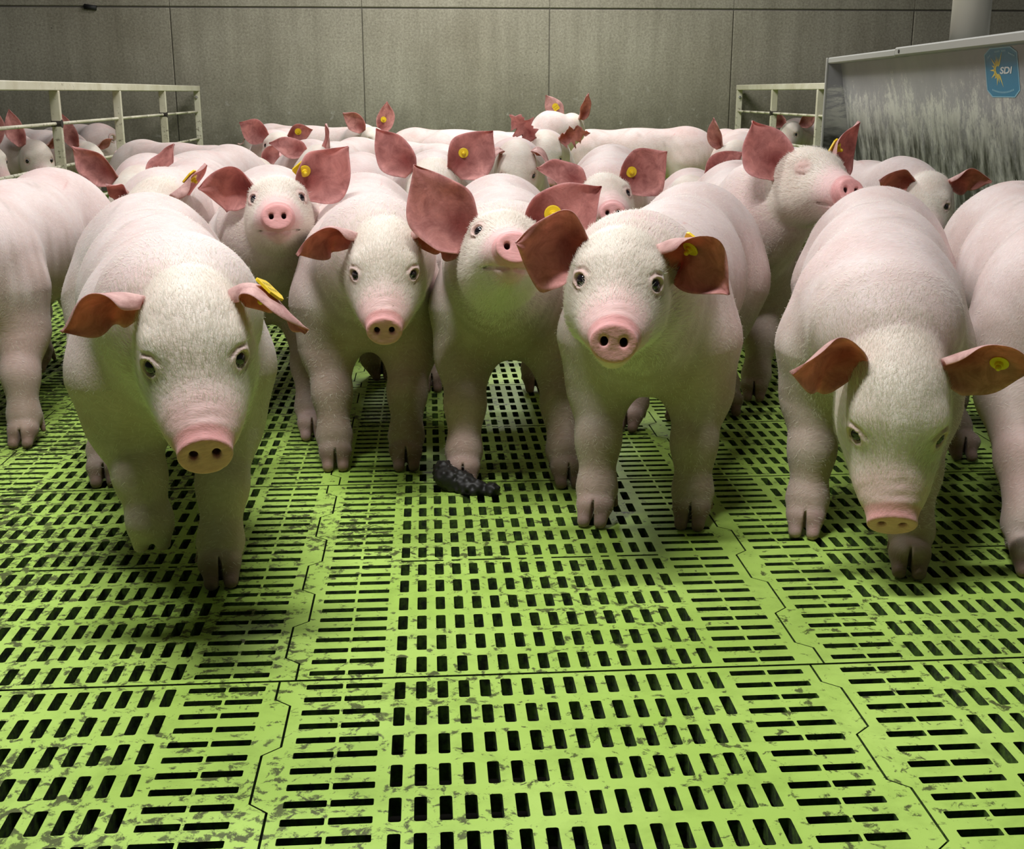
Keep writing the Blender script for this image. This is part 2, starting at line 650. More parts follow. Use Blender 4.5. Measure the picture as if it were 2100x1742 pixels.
        ph = rng.uniform(0, 6, 4)
        ragged = spec.get('ragged', 0)
        for i in range(nu):
            u_ = U[i]
            dr = dirs[i]
            n1 = unit(spec.get('n1', spec['n']))
            n = lerp(n0, n1, sstep(.2, .9, u_))
            n = unit(n - dr * (n @ dr))
            sd_v = np.cross(dr, n)
            wprof = (math.sin(PI * min(1, (u_ * .90 + .085)) ** .80)) ** (.55 + .65 * u_ * u_) if u_ < .999 else .02
            wprof = max(wprof, .02)
            hw = W * .5 * wprof * (1.0 if u_ > .15 else lerp(.80, 1.0, u_ / .15))
            th = lerp(spec.get('cup', 1.35), spec.get('open', .45), float(sstep(.0, .55, np.array(u_))))
            for j in range(nv):
                v_ = -1 + 2 * j / (nv - 1)
                edge = 1 + .045 * math.sin(u_ * 11 + ph[0] + (2 if v_ > 0 else 0)) * abs(v_) + (ragged * .35 * abs(v_) ** 3 * (math.sin(u_ * 23 + ph[1]) + .7 * math.sin(u_ * 41 + 2 * ph[2] + v_)) if ragged else 0)
                hw2 = hw * edge
                asym = 1.0 + .12 * v_ * sd
                a = th * v_
                x = math.sin(a) / th * hw2 * asym
                y = (1 - math.cos(a)) / th * hw2
                y += .006 * S * math.sin(u_ * 9 + v_ * 3 + ph[2]) * u_ * abs(v_)
                pt = C[i] + sd_v * x + n * y
                thick = (.0052 if u_ < .5 else .004) * S * math.sqrt(max(0.02, 1 - v_ * v_ * .97)) * (1 if u_ < .93 else .6)
                thick *= lerp(2.2, 1, min(1, u_ / .25))
                an = -sd_v * math.sin(a) + n * math.cos(a)
                Vf.append(pt + an * thick * .5)
                Vb.append(pt - an * thick * .5)
                rim = sstep(.72, 1.0, np.array(abs(v_)))
                red = math.exp(-((u_ - .22) / .22) ** 2 - ((v_ + .15 * sd) / .55) ** 2) * .85
                cin = lerp(lerp(EARIN * 1.12, np.array([.26, .055, .05]), red), PINK * 1.15, rim * .6)
                cols_f.append(cin)
                cols_b.append(lerp(np.array([.80, .57, .53]), PINK, u_ * .35))
        nF = nu * nv
        V = np.array(Vf + Vb)
        Cc = np.array(cols_f + cols_b)
        F = []
        idx = lambda i, j, b: i * nv + j + (nF if b else 0)
        for i in range(nu - 1):
            for j in range(nv - 1):
                F.append((idx(i, j, 0), idx(i, j + 1, 0), idx(i + 1, j + 1, 0), idx(i + 1, j, 0)))
                F.append((idx(i, j, 1), idx(i + 1, j, 1), idx(i + 1, j + 1, 1), idx(i, j + 1, 1)))
            for j in (0, nv - 1):
                q = (idx(i, j, 0), idx(i + 1, j, 0), idx(i + 1, j, 1), idx(i, j, 1))
                F.append(q if j == 0 else q[::-1])
        for j in range(nv - 1):
            F.append((idx(nu - 1, j, 0), idx(nu - 1, j + 1, 0), idx(nu - 1, j + 1, 1), idx(nu - 1, j, 1)))
            F.append((idx(0, j, 0), idx(0, j, 1), idx(0, j + 1, 1), idx(0, j + 1, 0)))
        info = dict(C=C, dirs=dirs, n=n0, V=V, nv=nv, nu=nu, nF=nF)
        return V, np.array(F), Cc, info

    def build(s):
        sp, S = s.sp, s.S
        h = sp.get('h', .006)
        pts = [s.hp - s.f * .28 * S, s.sh + s.f * .1, s.hc + s.hf * .24 * S, s.hc - s.hf * .1 * S]
        pts += [l_[5] for l_ in s.legs]
        pts = np.array(pts)
        lo = pts.min(0) - .21 * S
        hi = pts.max(0) + .21 * S
        lo[2] = -.012
        hi[2] = max(.60 * S, s.hc[2] + .16 * S)
        # work in a frame turned to the pig's heading so the grid stays small
        c, sn = s.f[0], s.f[1]
        Z = np.array([[c, -sn, 0], [sn, c, 0], [0, 0, 1]], np.float32)
        pl = pts @ Z
        lo2, hi2 = pl.min(0) - .19 * S, pl.max(0) + .19 * S
        lo2[2], hi2[2] = lo[2], hi[2]
        fn2 = lambda P: s.fn((P @ Z.T).astype(np.float32))
        V, Q = mesh_from(fn2, lo2.astype(np.float32), hi2, h, project=h < .009)
        V = V @ Z.T
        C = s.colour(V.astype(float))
        mi = np.zeros(len(Q), int)
        allV, allC, allF, allM = [V], [C], [Q], [mi]
        base = len(V)
        infos = {}
        for k, sd in (('ear_l', 1), ('ear_r', -1)):
            if sp.get(k) is None:
                continue
            v, f_, c_, info = s.ear(sd, sp[k])
            infos[k] = info
            allV.append(v)
            allC.append(c_)
            allF.append(f_ + base)
            allM.append(np.ones(len(f_), int))
            base += len(v)
        if sp.get('tail', 1):
            tb = s.hp - s.f * .205 * S + s.u * .46 * S
            tv, tf_, tc = tail_mesh(tb, -s.f, s.l, S, s.rng)
            allV.append(tv)
            allC.append(tc)
            allF.append(tf_ + base)
            allM.append(np.zeros(len(tf_), int))
            base += len(tv)
        loc = ((s.hp + s.sh) / 2)
        root = bpy.data.objects.new('pig', None)
        root.empty_display_size = .1
        root.location = loc
        col.objects.link(root)
        tag(root, sp['label'], 'pig', 'pigs crowding the slatted pen' if not sp.get('group') else sp['group'])
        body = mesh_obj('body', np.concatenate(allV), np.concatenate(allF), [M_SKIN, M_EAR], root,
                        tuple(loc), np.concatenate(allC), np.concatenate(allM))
        if sp.get('eyes', 1) and sp.get('eyeparts', 1):
            ec, ER = s.eye_frame()
            for sd in (1, -1):
                if sd in sp.get('noeye', ()):
                    continue
                m = np.array([1, sd, 1.0])
                cpos = s.hc + s.HR.astype(float) @ (((ec + ER[:, 0] * -.0015) * m) * s.K)
                gaze = unit(s.HR.astype(float) @ (ER[:, 0] * m) + np.asarray(sp.get('gaze', (0, -.25, 0.05))))
                eyeball(root, loc, cpos, gaze, .0138 * s.K)
        for k, tsp in (('ear_l', sp.get('tag_l')), ('ear_r', sp.get('tag_r'))):
            if tsp and k in infos:
                ear_tag(root, loc, infos[k], tsp, S)
        if sp.get('fur'):
            bristles(s, root, loc, V, Q, sp['fur'], infos)
        print('pig', sp['label'][:30], len(V), round(time.time() - T0, 1), flush=True)
        return root


def tail_mesh(base, back, lat, S, rng):
    n, m = 16, 8
    V, F, C = [], [], []
    prev = base.astype(float)
    a0 = rng.uniform(-.6, .6)
    for i in range(n):
        t = i / (n - 1)
        a = a0 + t * 5.0
        d = unit(back * (.5 - .2 * t) + np.array([0, 0, 1.0]) * (.75 * math.cos(a)) + lat * .9 * math.sin(a))
        p = prev + d * .010 * S
        prev = p
        r = lerp(.011, .004, t) * S
        x = unit(np.cross(d, [0.3, .2, .9]))
        y = np.cross(d, x)
        for j in range(m):
            b = 2 * PI * j / m
            V.append(p + (x * math.cos(b) + y * math.sin(b)) * r)
            C.append(lerp(SKIN, PINK, .5))
    for i in range(n - 1):
        for j in range(m):
            F.append((i * m + j, i * m + (j + 1) % m, (i + 1) * m + (j + 1) % m, (i + 1) * m + j))
    return np.array(V), np.array(F), np.array(C)


def eyeball(root, loc, c, gaze, r):
    nu, nv = 24, 18
    x = unit(np.cross(gaze, [0, 0, 1.0]))
    y = np.cross(x, gaze)
    V, F, mi = [], [], []
    for i in range(nv + 1):
        th = PI * i / nv
        for j in range(nu):
            ph = 2 * PI * j / nu
            V.append(c + r * (gaze * math.cos(th) + (x * math.cos(ph) + y * math.sin(ph)) * math.sin(th)))
    for i in range(nv):
        for j in range(nu):
            F.append((i * nu + j, (i + 1) * nu + j, (i + 1) * nu + (j + 1) % nu, i * nu + (j + 1) % nu))
            mi.append(0 if i < 5 else 1)
    mesh_obj('eye', np.array(V), np.array(F), [M_EYE, M_SCLERA], root, tuple(loc), None, mi)


def ear_tag(root, loc, info, tsp, S):
    """round button with a stud on the inner face, flag on the outer"""
    u_, v_ = tsp.get('u', .45), tsp.get('v', 0.0)
    i = int(u_ * (info['nu'] - 1))
    j = int((v_ + 1) / 2 * (info['nv'] - 1))
    Vv, nv, nF = info['V'], info['nv'], info['nF']
    pf, pb = Vv[i * nv + j], Vv[nF + i * nv + j]
    n = unit(pf - pb)
    up = unit(info['dirs'][i] - n * (n @ info['dirs'][i]))
    sdv = np.cross(up, n)
    V, F, mi = [], [], []

    def disc(c, ax, r, hgt, seg=20, r2=None):
        b = len(V)
        r2 = r if r2 is None else r2
        a1 = unit(np.cross(ax, up if abs(ax @ up) < .9 else sdv))
        a2 = np.cross(ax, a1)
        for rr, zz in ((r, 0), (r, hgt * .7), (r * .9 if r2 == r else r2, hgt)):
            for k in range(seg):
                a = 2 * PI * k / seg
                V.append(c + ax * zz + (a1 * math.cos(a) + a2 * math.sin(a)) * rr)
        for q in range(2):
            for k in range(seg):
                F.append([b + q * seg + k, b + q * seg + (k + 1) % seg, b + (q + 1) * seg + (k + 1) % seg, b + (q + 1) * seg + k])
                mi.append(0)
        F.append([b + k for k in range(seg)][::-1])
        mi.append(0)
        F.append([b + 2 * seg + k for k in range(seg)])
        mi.append(0)
    R = tsp.get('r', .0155)
    disc(pf + n * .0008, n, R, .0025)
    disc(pf + n * .003, n, R * .45, .006)
    disc(pf + n * .009, n, R * .30, .008, 14, R * .18)
    # outer flag
    if tsp.get('flag', 1):
        fw, fh, ft = .019, .022, .002
        fc = pb - n * .0045
        fu = unit(np.asarray(tsp.get('fdir', up), float))
        fu = unit(fu - n * (fu @ n))
        fs = np.cross(fu, n)
        b = len(V)
        outline = [(-fw, -fh * .8), (-fw * .8, -fh), (fw * .8, -fh), (fw, -fh * .8), (fw, fh * .5), (fw * .4, fh), (-fw * .4, fh), (-fw, fh * .5)]
        for zz in (-ft, ft):
            for a, c_ in outline:
                V.append(fc + fs * a + fu * c_ + n * zz)
        k = len(outline)
        F.append([b + q for q in range(k)])
        F.append([b + k + q for q in range(k)][::-1])
        for q in range(k):
            F.append([b + q, b + k + q, b + k + (q + 1) % k, b + (q + 1) % k])
        mi += [0] * (k + 2)
        # inked figures: small strokes
        if tsp.get('ink', 1):
            rg = np.random.default_rng(5)
            for row in (0, 1):
                for q in range(4):
                    cx, cy = (-.011 + .0072 * q), (.003 - .013 * row)
                    b2 = len(V)
                    sx, sy = .0009, .0036
                    g = rg.uniform(-.4, .4)
                    for a, c_ in ((-sx, -sy), (sx, -sy), (sx, sy), (-sx, sy)):
                        V.append(fc + fs * (cx + a + c_ * g) + fu * (cy + c_) - n * (ft + .0003))
                    F.append([b2, b2 + 1, b2 + 2, b2 + 3])
                    mi.append(1)
    mesh_obj('ear_tag', np.array(V), F, [M_TAG, M_INK], root, tuple(loc), None, mi, smooth=False)


def bristles(s, root, loc, V, Q, count, infos):
    count = int(count * 4.2)
    rng, S = s.rng, s.S
    A, B, Cq = V[Q[:, 0]], V[Q[:, 1]], V[Q[:, 2]]
    nrm = np.cross(B - A, V[Q[:, 3]] - A)
    area = np.linalg.norm(nrm, axis=1)
    cen = (A + Cq) / 2
    nrm = nrm / (area[:, None] + 1e-12)
    p = ((cen - s.hc) @ s.HR) / s.K
    rh = np.linalg.norm(p - [.02, 0, 0], axis=1)
    q = p.copy()
    q[:, 1] = np.abs(q[:, 1])
    ec, ER = s.eye_frame()
    wgt = area * (0.35 + 3.6 * (rh < .16) * (p[:, 0] < .13) + 1.5 * (rh < .25) * (p[:, 0] < .16))
    wgt[(cen[:, 2] < .03)] = 0
    wgt[p[:, 0] > .165] = 0
    wgt[np.linalg.norm(q - ec, axis=1) < .026] = 0
    # only what faces the viewer's side of the pen
    wgt[(nrm @ np.array([0, -1.0, .5])) < -.55] = 0
    wgt /= wgt.sum()
    k = rng.choice(len(cen), size=count, p=wgt)
    P = cen[k] + rng.normal(0, .0015, (count, 3))
    n = nrm[k]
    hd = (rh[k] < .2)
    back = np.where(hd[:, None], -s.hf * .9 + s.hu * .25, -s.f * .8 - s.u * .45)
    back = back + rng.normal(0, .22, (count, 3))
    # hair sweeps away from the crown of the brow
    tang = back - n * (back * n).sum(1)[:, None]
    tang /= np.linalg.norm(tang, axis=1)[:, None] + 1e-9
    ln = rng.uniform(.006, .014, count) * S * np.where(hd, 1.15, .8)
    wd = rng.uniform(.00014, .00026, (count, 1)) * S
    sdv = np.cross(tang, n)
    sdv /= np.linalg.norm(sdv, axis=1)[:, None] + 1e-9
    lift = np.where(hd, .26, .12)[:, None] * rng.uniform(.6, 1.4, (count, 1))
    p0 = P - n * .001
    p1 = P + (tang * .55 + n * lift * .6) * ln[:, None]
    p2 = P + (tang * 1.0 + n * lift * .75) * ln[:, None]
    VV = np.concatenate([p0 - sdv * wd, p0 + sdv * wd, p1 + sdv * wd * .8, p1 - sdv * wd * .8,
                         p2 + sdv * wd * .15, p2 - sdv * wd * .15])
    i = np.arange(count)
    F = np.concatenate([np.stack([i, i + count, i + 2 * count, i + 3 * count], 1),
                        np.stack([i + 3 * count, i + 2 * count, i + 4 * count, i + 5 * count], 1)])
    o = mesh_obj('bristles', VV, F, M_BRISTLE, root, tuple(loc))
    tag(o, kind='stuff')


PIGS = []
# ------------------------------------------------------------------ box / mesh helpers for built things
class MB:
    def __init__(s):
        s.V, s.F, s.M = [], [], []

    def face(s, pts, m=0):
        b = len(s.V)
        s.V += [tuple(p) for p in pts]
        s.F.append(list(range(b, b + len(pts))))
        s.M.append(m)

    def box(s, c, size, R=None, m=0, bev=0.0):
        c = np.asarray(c, float)
        hx = np.asarray(size, float) / 2
        R = np.eye(3) if R is None else np.asarray(R, float)
        bev = min(bev, hx.min() * .45)
        if bev <= 0:
            v = [c + R @ (hx * np.array([i, j, k])) for i in (-1, 1) for j in (-1, 1) for k in (-1, 1)]
            b = len(s.V)
            s.V += [tuple(p) for p in v]
            for f in ((0, 1, 3, 2), (4, 6, 7, 5), (0, 4, 5, 1), (2, 3, 7, 6), (0, 2, 6, 4), (1, 5, 7, 3)):
                s.F.append([b + q for q in f])
                s.M.append(m)
            return
        b = len(s.V)
        idx = {}
        for i in (-1, 1):
            for j in (-1, 1):
                for k in (-1, 1):
                    for ax in range(3):
                        p = hx * np.array([i, j, k]) - bev * np.array([i, j, k])
                        p[ax] = hx[ax] * (i, j, k)[ax]
                        idx[(i, j, k, ax)] = len(s.V)
                        s.V.append(tuple(c + R @ p))
        q = lambda *a: [idx[t] for t in a]
        for sg in (-1, 1):
            fs = [q((sg, -1, -1, 0), (sg, 1, -1, 0), (sg, 1, 1, 0), (sg, -1, 1, 0)),
                  q((-1, sg, -1, 1), (-1, sg, 1, 1), (1, sg, 1, 1), (1, sg, -1, 1)),
                  q((-1, -1, sg, 2), (1, -1, sg, 2), (1, 1, sg, 2), (-1, 1, sg, 2))]
            for f in fs:
                s.F.append(f if sg > 0 else f[::-1])
                s.M.append(m)
        for i in (-1, 1):
            for j in (-1, 1):
                s.F.append(q((i, j, -1, 0), (i, j, 1, 0), (i, j, 1, 1), (i, j, -1, 1)))
                s.F.append(q((i, -1, j, 0), (i, 1, j, 0), (i, 1, j, 2), (i, -1, j, 2)))
                s.F.append(q((-1, i, j, 1), (1, i, j, 1), (1, i, j, 2), (-1, i, j, 2)))
                s.M += [m] * 3
                for k in (-1, 1):
                    s.F.append(q((i, j, k, 0), (i, j, k, 1), (i, j, k, 2)))
                    s.M.append(m)

    def cyl(s, a, b, r, r2=None, seg=16, m=0, caps=True):
        a, b = np.asarray(a, float), np.asarray(b, float)
        r2 = r if r2 is None else r2
        d = unit(b - a)
        x = unit(np.cross(d, [0, 0, 1.0] if abs(d[2]) < .9 else [1.0, 0, 0]))
        y = np.cross(d, x)
        o = len(s.V)
        for c, rr in ((a, r), (b, r2)):
            for k in range(seg):
                t = 2 * PI * k / seg
                s.V.append(tuple(c + (x * math.cos(t) + y * math.sin(t)) * rr))
        for k in range(seg):
            s.F.append([o + k, o + (k + 1) % seg, o + seg + (k + 1) % seg, o + seg + k])
            s.M.append(m)
        if caps:
            s.F.append([o + k for k in range(seg)][::-1])
            s.F.append([o + seg + k for k in range(seg)])
            s.M += [m, m]

    def build(s, name, mats, parent=None, smooth=False, loc=(0, 0, 0)):
        return mesh_obj(name, np.array(s.V), s.F, mats, parent, loc, None, s.M, smooth)


# ------------------------------------------------------------------ room materials
def mat_floor():
    m, nt, b = new_mat('green_plastic')
    v = objvec(nt, world=True)
    n1 = noise(nt, 2.2, 5, 0.6, v)
    base = ramp(nt, n1, [(0.3, (0.34, 0.535, 0.085)), (0.7, (0.45, 0.65, 0.145))])
    g = N(nt, 'ShaderNodeNewGeometry')
    sx = N(nt, 'ShaderNodeSeparateXYZ')
    L(nt, g.outputs['Position'], sx.inputs[0])
    # scuffs and muck, thicker on the left near the pen front
    n2 = noise(nt, 46, 6, 0.7, v, 0.4)
    n3 = noise(nt, 3.0, 3, 0.55, v)
    mr = N(nt, 'ShaderNodeMapRange')
    mr.inputs['From Min'].default_value = -1.3
    mr.inputs['From Max'].default_value = 0.5
    mr.inputs['To Min'].default_value = 0.105
    mr.inputs['To Max'].default_value = 0.0
    L(nt, sx.outputs[0], mr.inputs[0])
    ad = N(nt, 'ShaderNodeMath', operation='ADD')
    L(nt, n2, ad.inputs[0])
    L(nt, mr.outputs[0], ad.inputs[1])
    ml = N(nt, 'ShaderNodeMath', operation='MULTIPLY_ADD')
    L(nt, n3, ml.inputs[0])
    ml.inputs[1].default_value = 0.32
    L(nt, ad.outputs[0], ml.inputs[2])
    muck = ramp(nt, ml.outputs[0], [(0.735, 0.0), (0.80, 0.9)])
    c = mixc(nt, muck, base, (0.045, 0.045, 0.02))
    soil_shade = ramp(nt, noise(nt, 14, 5, 0.65, v, 0.3), [(0.48, 0.0), (0.72, 0.35)])
    c = mixc(nt, soil_shade, c, (0.17, 0.27, 0.04))
    # edges and the insides of the slots use a darker material
    L(nt, c, b.inputs['Base Color'])
    b.inputs['Roughness'].default_value = 0.5
    b.inputs['Specular IOR Level'].default_value = 0.22
    bump(nt, b, n2, 0.25, 0.0015)
    return m


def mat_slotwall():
    m, nt, b = new_mat('dark_slot_side')
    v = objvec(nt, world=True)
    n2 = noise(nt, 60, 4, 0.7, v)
    L(nt, ramp(nt, n2, [(0.4, (0.02, 0.035, 0.01)), (0.65, (0.10, 0.20, 0.02))]), b.inputs['Base Color'])  # mottled dark green for the slot sides
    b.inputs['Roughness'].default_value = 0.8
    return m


def mat_concrete():
    m, nt, b = new_mat('concrete')
    v = objvec(nt, world=True)
    n1 = noise(nt, 0.9, 4, 0.6, v)
    c = ramp(nt, n1, [(0.3, (0.31, 0.285, 0.225)), (0.7, (0.44, 0.415, 0.345))])
    n2 = noise(nt, 55, 6, 0.75, v)
    c = mixc(nt, 1.0, c, ramp(nt, n2, [(0.3, (0.58, 0.57, 0.55)), (0.7, (1.3, 1.3, 1.3))]), 'MULTIPLY')
    # vertical weather streaks
    vs = objvec(nt, (3.5, 1, 0.35), world=True)
    c = mixc(nt, 0.6, c, ramp(nt, noise(nt, 2.0, 4, 0.6, vs), [(0.3, (0.70, 0.69, 0.66)), (0.7, (1.2, 1.2, 1.2))]), 'MULTIPLY')
    # darker towards the floor, with pale splashes just above the herd
    g = N(nt, 'ShaderNodeNewGeometry')
    sx = N(nt, 'ShaderNodeSeparateXYZ')
    L(nt, g.outputs['Position'], sx.inputs[0])
    gr = N(nt, 'ShaderNodeMapRange')
    gr.inputs['From Min'].default_value = 0.4
    gr.inputs['From Max'].default_value = 1.15
    gr.inputs['To Min'].default_value = 0.75
    gr.inputs['To Max'].default_value = 0.0
    L(nt, sx.outputs[2], gr.inputs[0])
    nn = N(nt, 'ShaderNodeMath', operation='MULTIPLY')
    L(nt, gr.outputs[0], nn.inputs[0])
    L(nt, ramp(nt, noise(nt, 3.5, 4, 0.6, v), [(0.3, 0.5), (0.65, 1.0)]), nn.inputs[1])
    c = mixc(nt, nn.outputs[0], c, (0.075, 0.066, 0.045))
    sp = ramp(nt, noise(nt, 13, 6, 0.72, v, 0.6), [(0.60, 0.0), (0.68, 0.7)])
    band = N(nt, 'ShaderNodeMapRange')
    band.inputs['From Min'].default_value = 1.05
    band.inputs['From Max'].default_value = 0.75
    L(nt, sx.outputs[2], band.inputs[0])
    ms = N(nt, 'ShaderNodeMath', operation='MULTIPLY')
    L(nt, sp, ms.inputs[0])
    L(nt, band.outputs[0], ms.inputs[1])
    c = mixc(nt, ms.outputs[0], c, (0.42, 0.40, 0.36))
    pits = ramp(nt, noise(nt, 26, 2, 0.5, v), [(0.74, 0.0), (0.77, 0.7)])
    c = mixc(nt, pits, c, (0.05, 0.045, 0.035))
    L(nt, c, b.inputs['Base Color'])
    b.inputs['Roughness'].default_value = 0.9
    bump(nt, b, n2, 0.5, 0.006)
    return m


def mat_cream():
    m, nt, b = new_mat('cream_paint')
    v = objvec(nt, world=True)
    c = ramp(nt, noise(nt, 6, 4, 0.6, v), [(0.3, (0.56, 0.52, 0.38)), (0.7, (0.72, 0.69, 0.56))])
    g = N(nt, 'ShaderNodeNewGeometry')
    sx = N(nt, 'ShaderNodeSeparateXYZ')
    L(nt, g.outputs['Position'], sx.inputs[0])
    mr = N(nt, 'ShaderNodeMapRange')
    mr.inputs['From Min'].default_value = 0.45
    mr.inputs['From Max'].default_value = 0.85
    mr.inputs['To Min'].default_value = 0.10
    mr.inputs['To Max'].default_value = 0.0
    L(nt, sx.outputs[2], mr.inputs[0])
    ad = N(nt, 'ShaderNodeMath', operation='ADD')
    L(nt, noise(nt, 38, 5, 0.7, v), ad.inputs[0])
    L(nt, mr.outputs[0], ad.inputs[1])
    c = mixc(nt, ramp(nt, ad.outputs[0], [(0.62, 0.0), (0.72, 0.8)]), c, (0.11, 0.09, 0.045))
    L(nt, c, b.inputs['Base Color'])
    b.inputs['Roughness'].default_value = 0.6
    return m


def mat_galv():
    m, nt, b = new_mat('galvanised_sheet')
    v = objvec(nt, world=True)
    c = ramp(nt, noise(nt, 2.5, 4, 0.6, v), [(0.3, (0.30, 0.30, 0.305)), (0.7, (0.40, 0.395, 0.40))])
    g = N(nt, 'ShaderNodeNewGeometry')
    sx = N(nt, 'ShaderNodeSeparateXYZ')
    L(nt, g.outputs['Position'], sx.inputs[0])
    # lime scale running down, thickest around mid height
    vs = objvec(nt, (1, 22, 9), world=True)
    n2 = noise(nt, 1.0, 6, 0.75, vs, 0.3)
    up = N(nt, 'ShaderNodeMapRange')
    up.inputs['From Min'].default_value = 1.0
    up.inputs['From Max'].default_value = 0.72
    up.inputs['To Min'].default_value = -0.10
    up.inputs['To Max'].default_value = 0.09
    L(nt, sx.outputs[2], up.inputs[0])
    patch = N(nt, 'ShaderNodeMath', operation='MULTIPLY_ADD')
    L(nt, noise(nt, 1.0, 5, 0.7, objvec(nt, (1, 5, 7), world=True), 0.5), patch.inputs[0])
    patch.inputs[1].default_value = 0.42
    L(nt, up.outputs[0], patch.inputs[2])
    fine = N(nt, 'ShaderNodeMath', operation='MULTIPLY_ADD')
    L(nt, noise(nt, 1.0, 6, 0.8, objvec(nt, (1, 60, 34), world=True), 1.2), fine.inputs[0])
    fine.inputs[1].default_value = 0.5
    L(nt, patch.outputs[0], fine.inputs[2])
    ad = N(nt, 'ShaderNodeMath', operation='MULTIPLY_ADD')
    L(nt, n2, ad.inputs[0])
    ad.inputs[1].default_value = 0.35
    L(nt, fine.outputs[0], ad.inputs[2])
    c = mixc(nt, ramp(nt, ad.outputs[0], [(0.655, 0.0), (0.74, 0.8)]), c, (0.72, 0.72, 0.64))
    dk = N(nt, 'ShaderNodeMapRange')
    dk.inputs['From Min'].default_value = 0.78
    dk.inputs['From Max'].default_value = 0.60
    L(nt, sx.outputs[2], dk.inputs[0])
    ml = N(nt, 'ShaderNodeMath', operation='MULTIPLY')
    L(nt, dk.outputs[0], ml.inputs[0])
    L(nt, ramp(nt, noise(nt, 1.0, 4, 0.7, objvec(nt, (1, 12, 5), world=True)), [(0.35, 0.3), (0.6, 1.0)]), ml.inputs[1])
    c = mixc(nt, ml.outputs[0], c, (0.045, 0.045, 0.035))
    L(nt, c, b.inputs['Base Color'])
    b.inputs['Metallic'].default_value = 0.25
    b.inputs['Roughness'].default_value = 0.55
    bump(nt, b, n2, 0.2, 0.002)
    return m


M_FLOOR, M_SLOT, M_CONC, M_CREAM, M_GALV = mat_floor(), mat_slotwall(), mat_concrete(), mat_cream(), mat_galv()
M_PIT = simple('pit_slurry', (0.012, 0.010, 0.007), 0.5)
M_EDGE = simple('galvanised_edge', (0.42, 0.42, 0.39), 0.5, 0.3)
M_RUBBER = simple('dark_rust', (0.035, 0.028, 0.022), 0.8)
M_ZINC = simple('zinc_bolt', (0.62, 0.62, 0.60), 0.3, 0.8)
M_PIPE = simple('cream_pipe', (0.86, 0.85, 0.72), 0.5)
M_BLUE = simple('sticker_blue', (0.012, 0.19, 0.33), 0.4)
M_LBLUE = simple('sticker_pale_blue', (0.22, 0.45, 0.56), 0.4)
M_WHITE = simple('sticker_white', (0.72, 0.76, 0.74), 0.4)
M_YEL = simple('sticker_yellow', (0.80, 0.62, 0.10), 0.4)
M_DUNG = simple('dung', (0.012, 0.011, 0.010), 0.55)

# ------------------------------------------------------------------ slatted floor panels
PW, PD, GX, GY = 0.8, 0.9232, -0.2201, 1.634


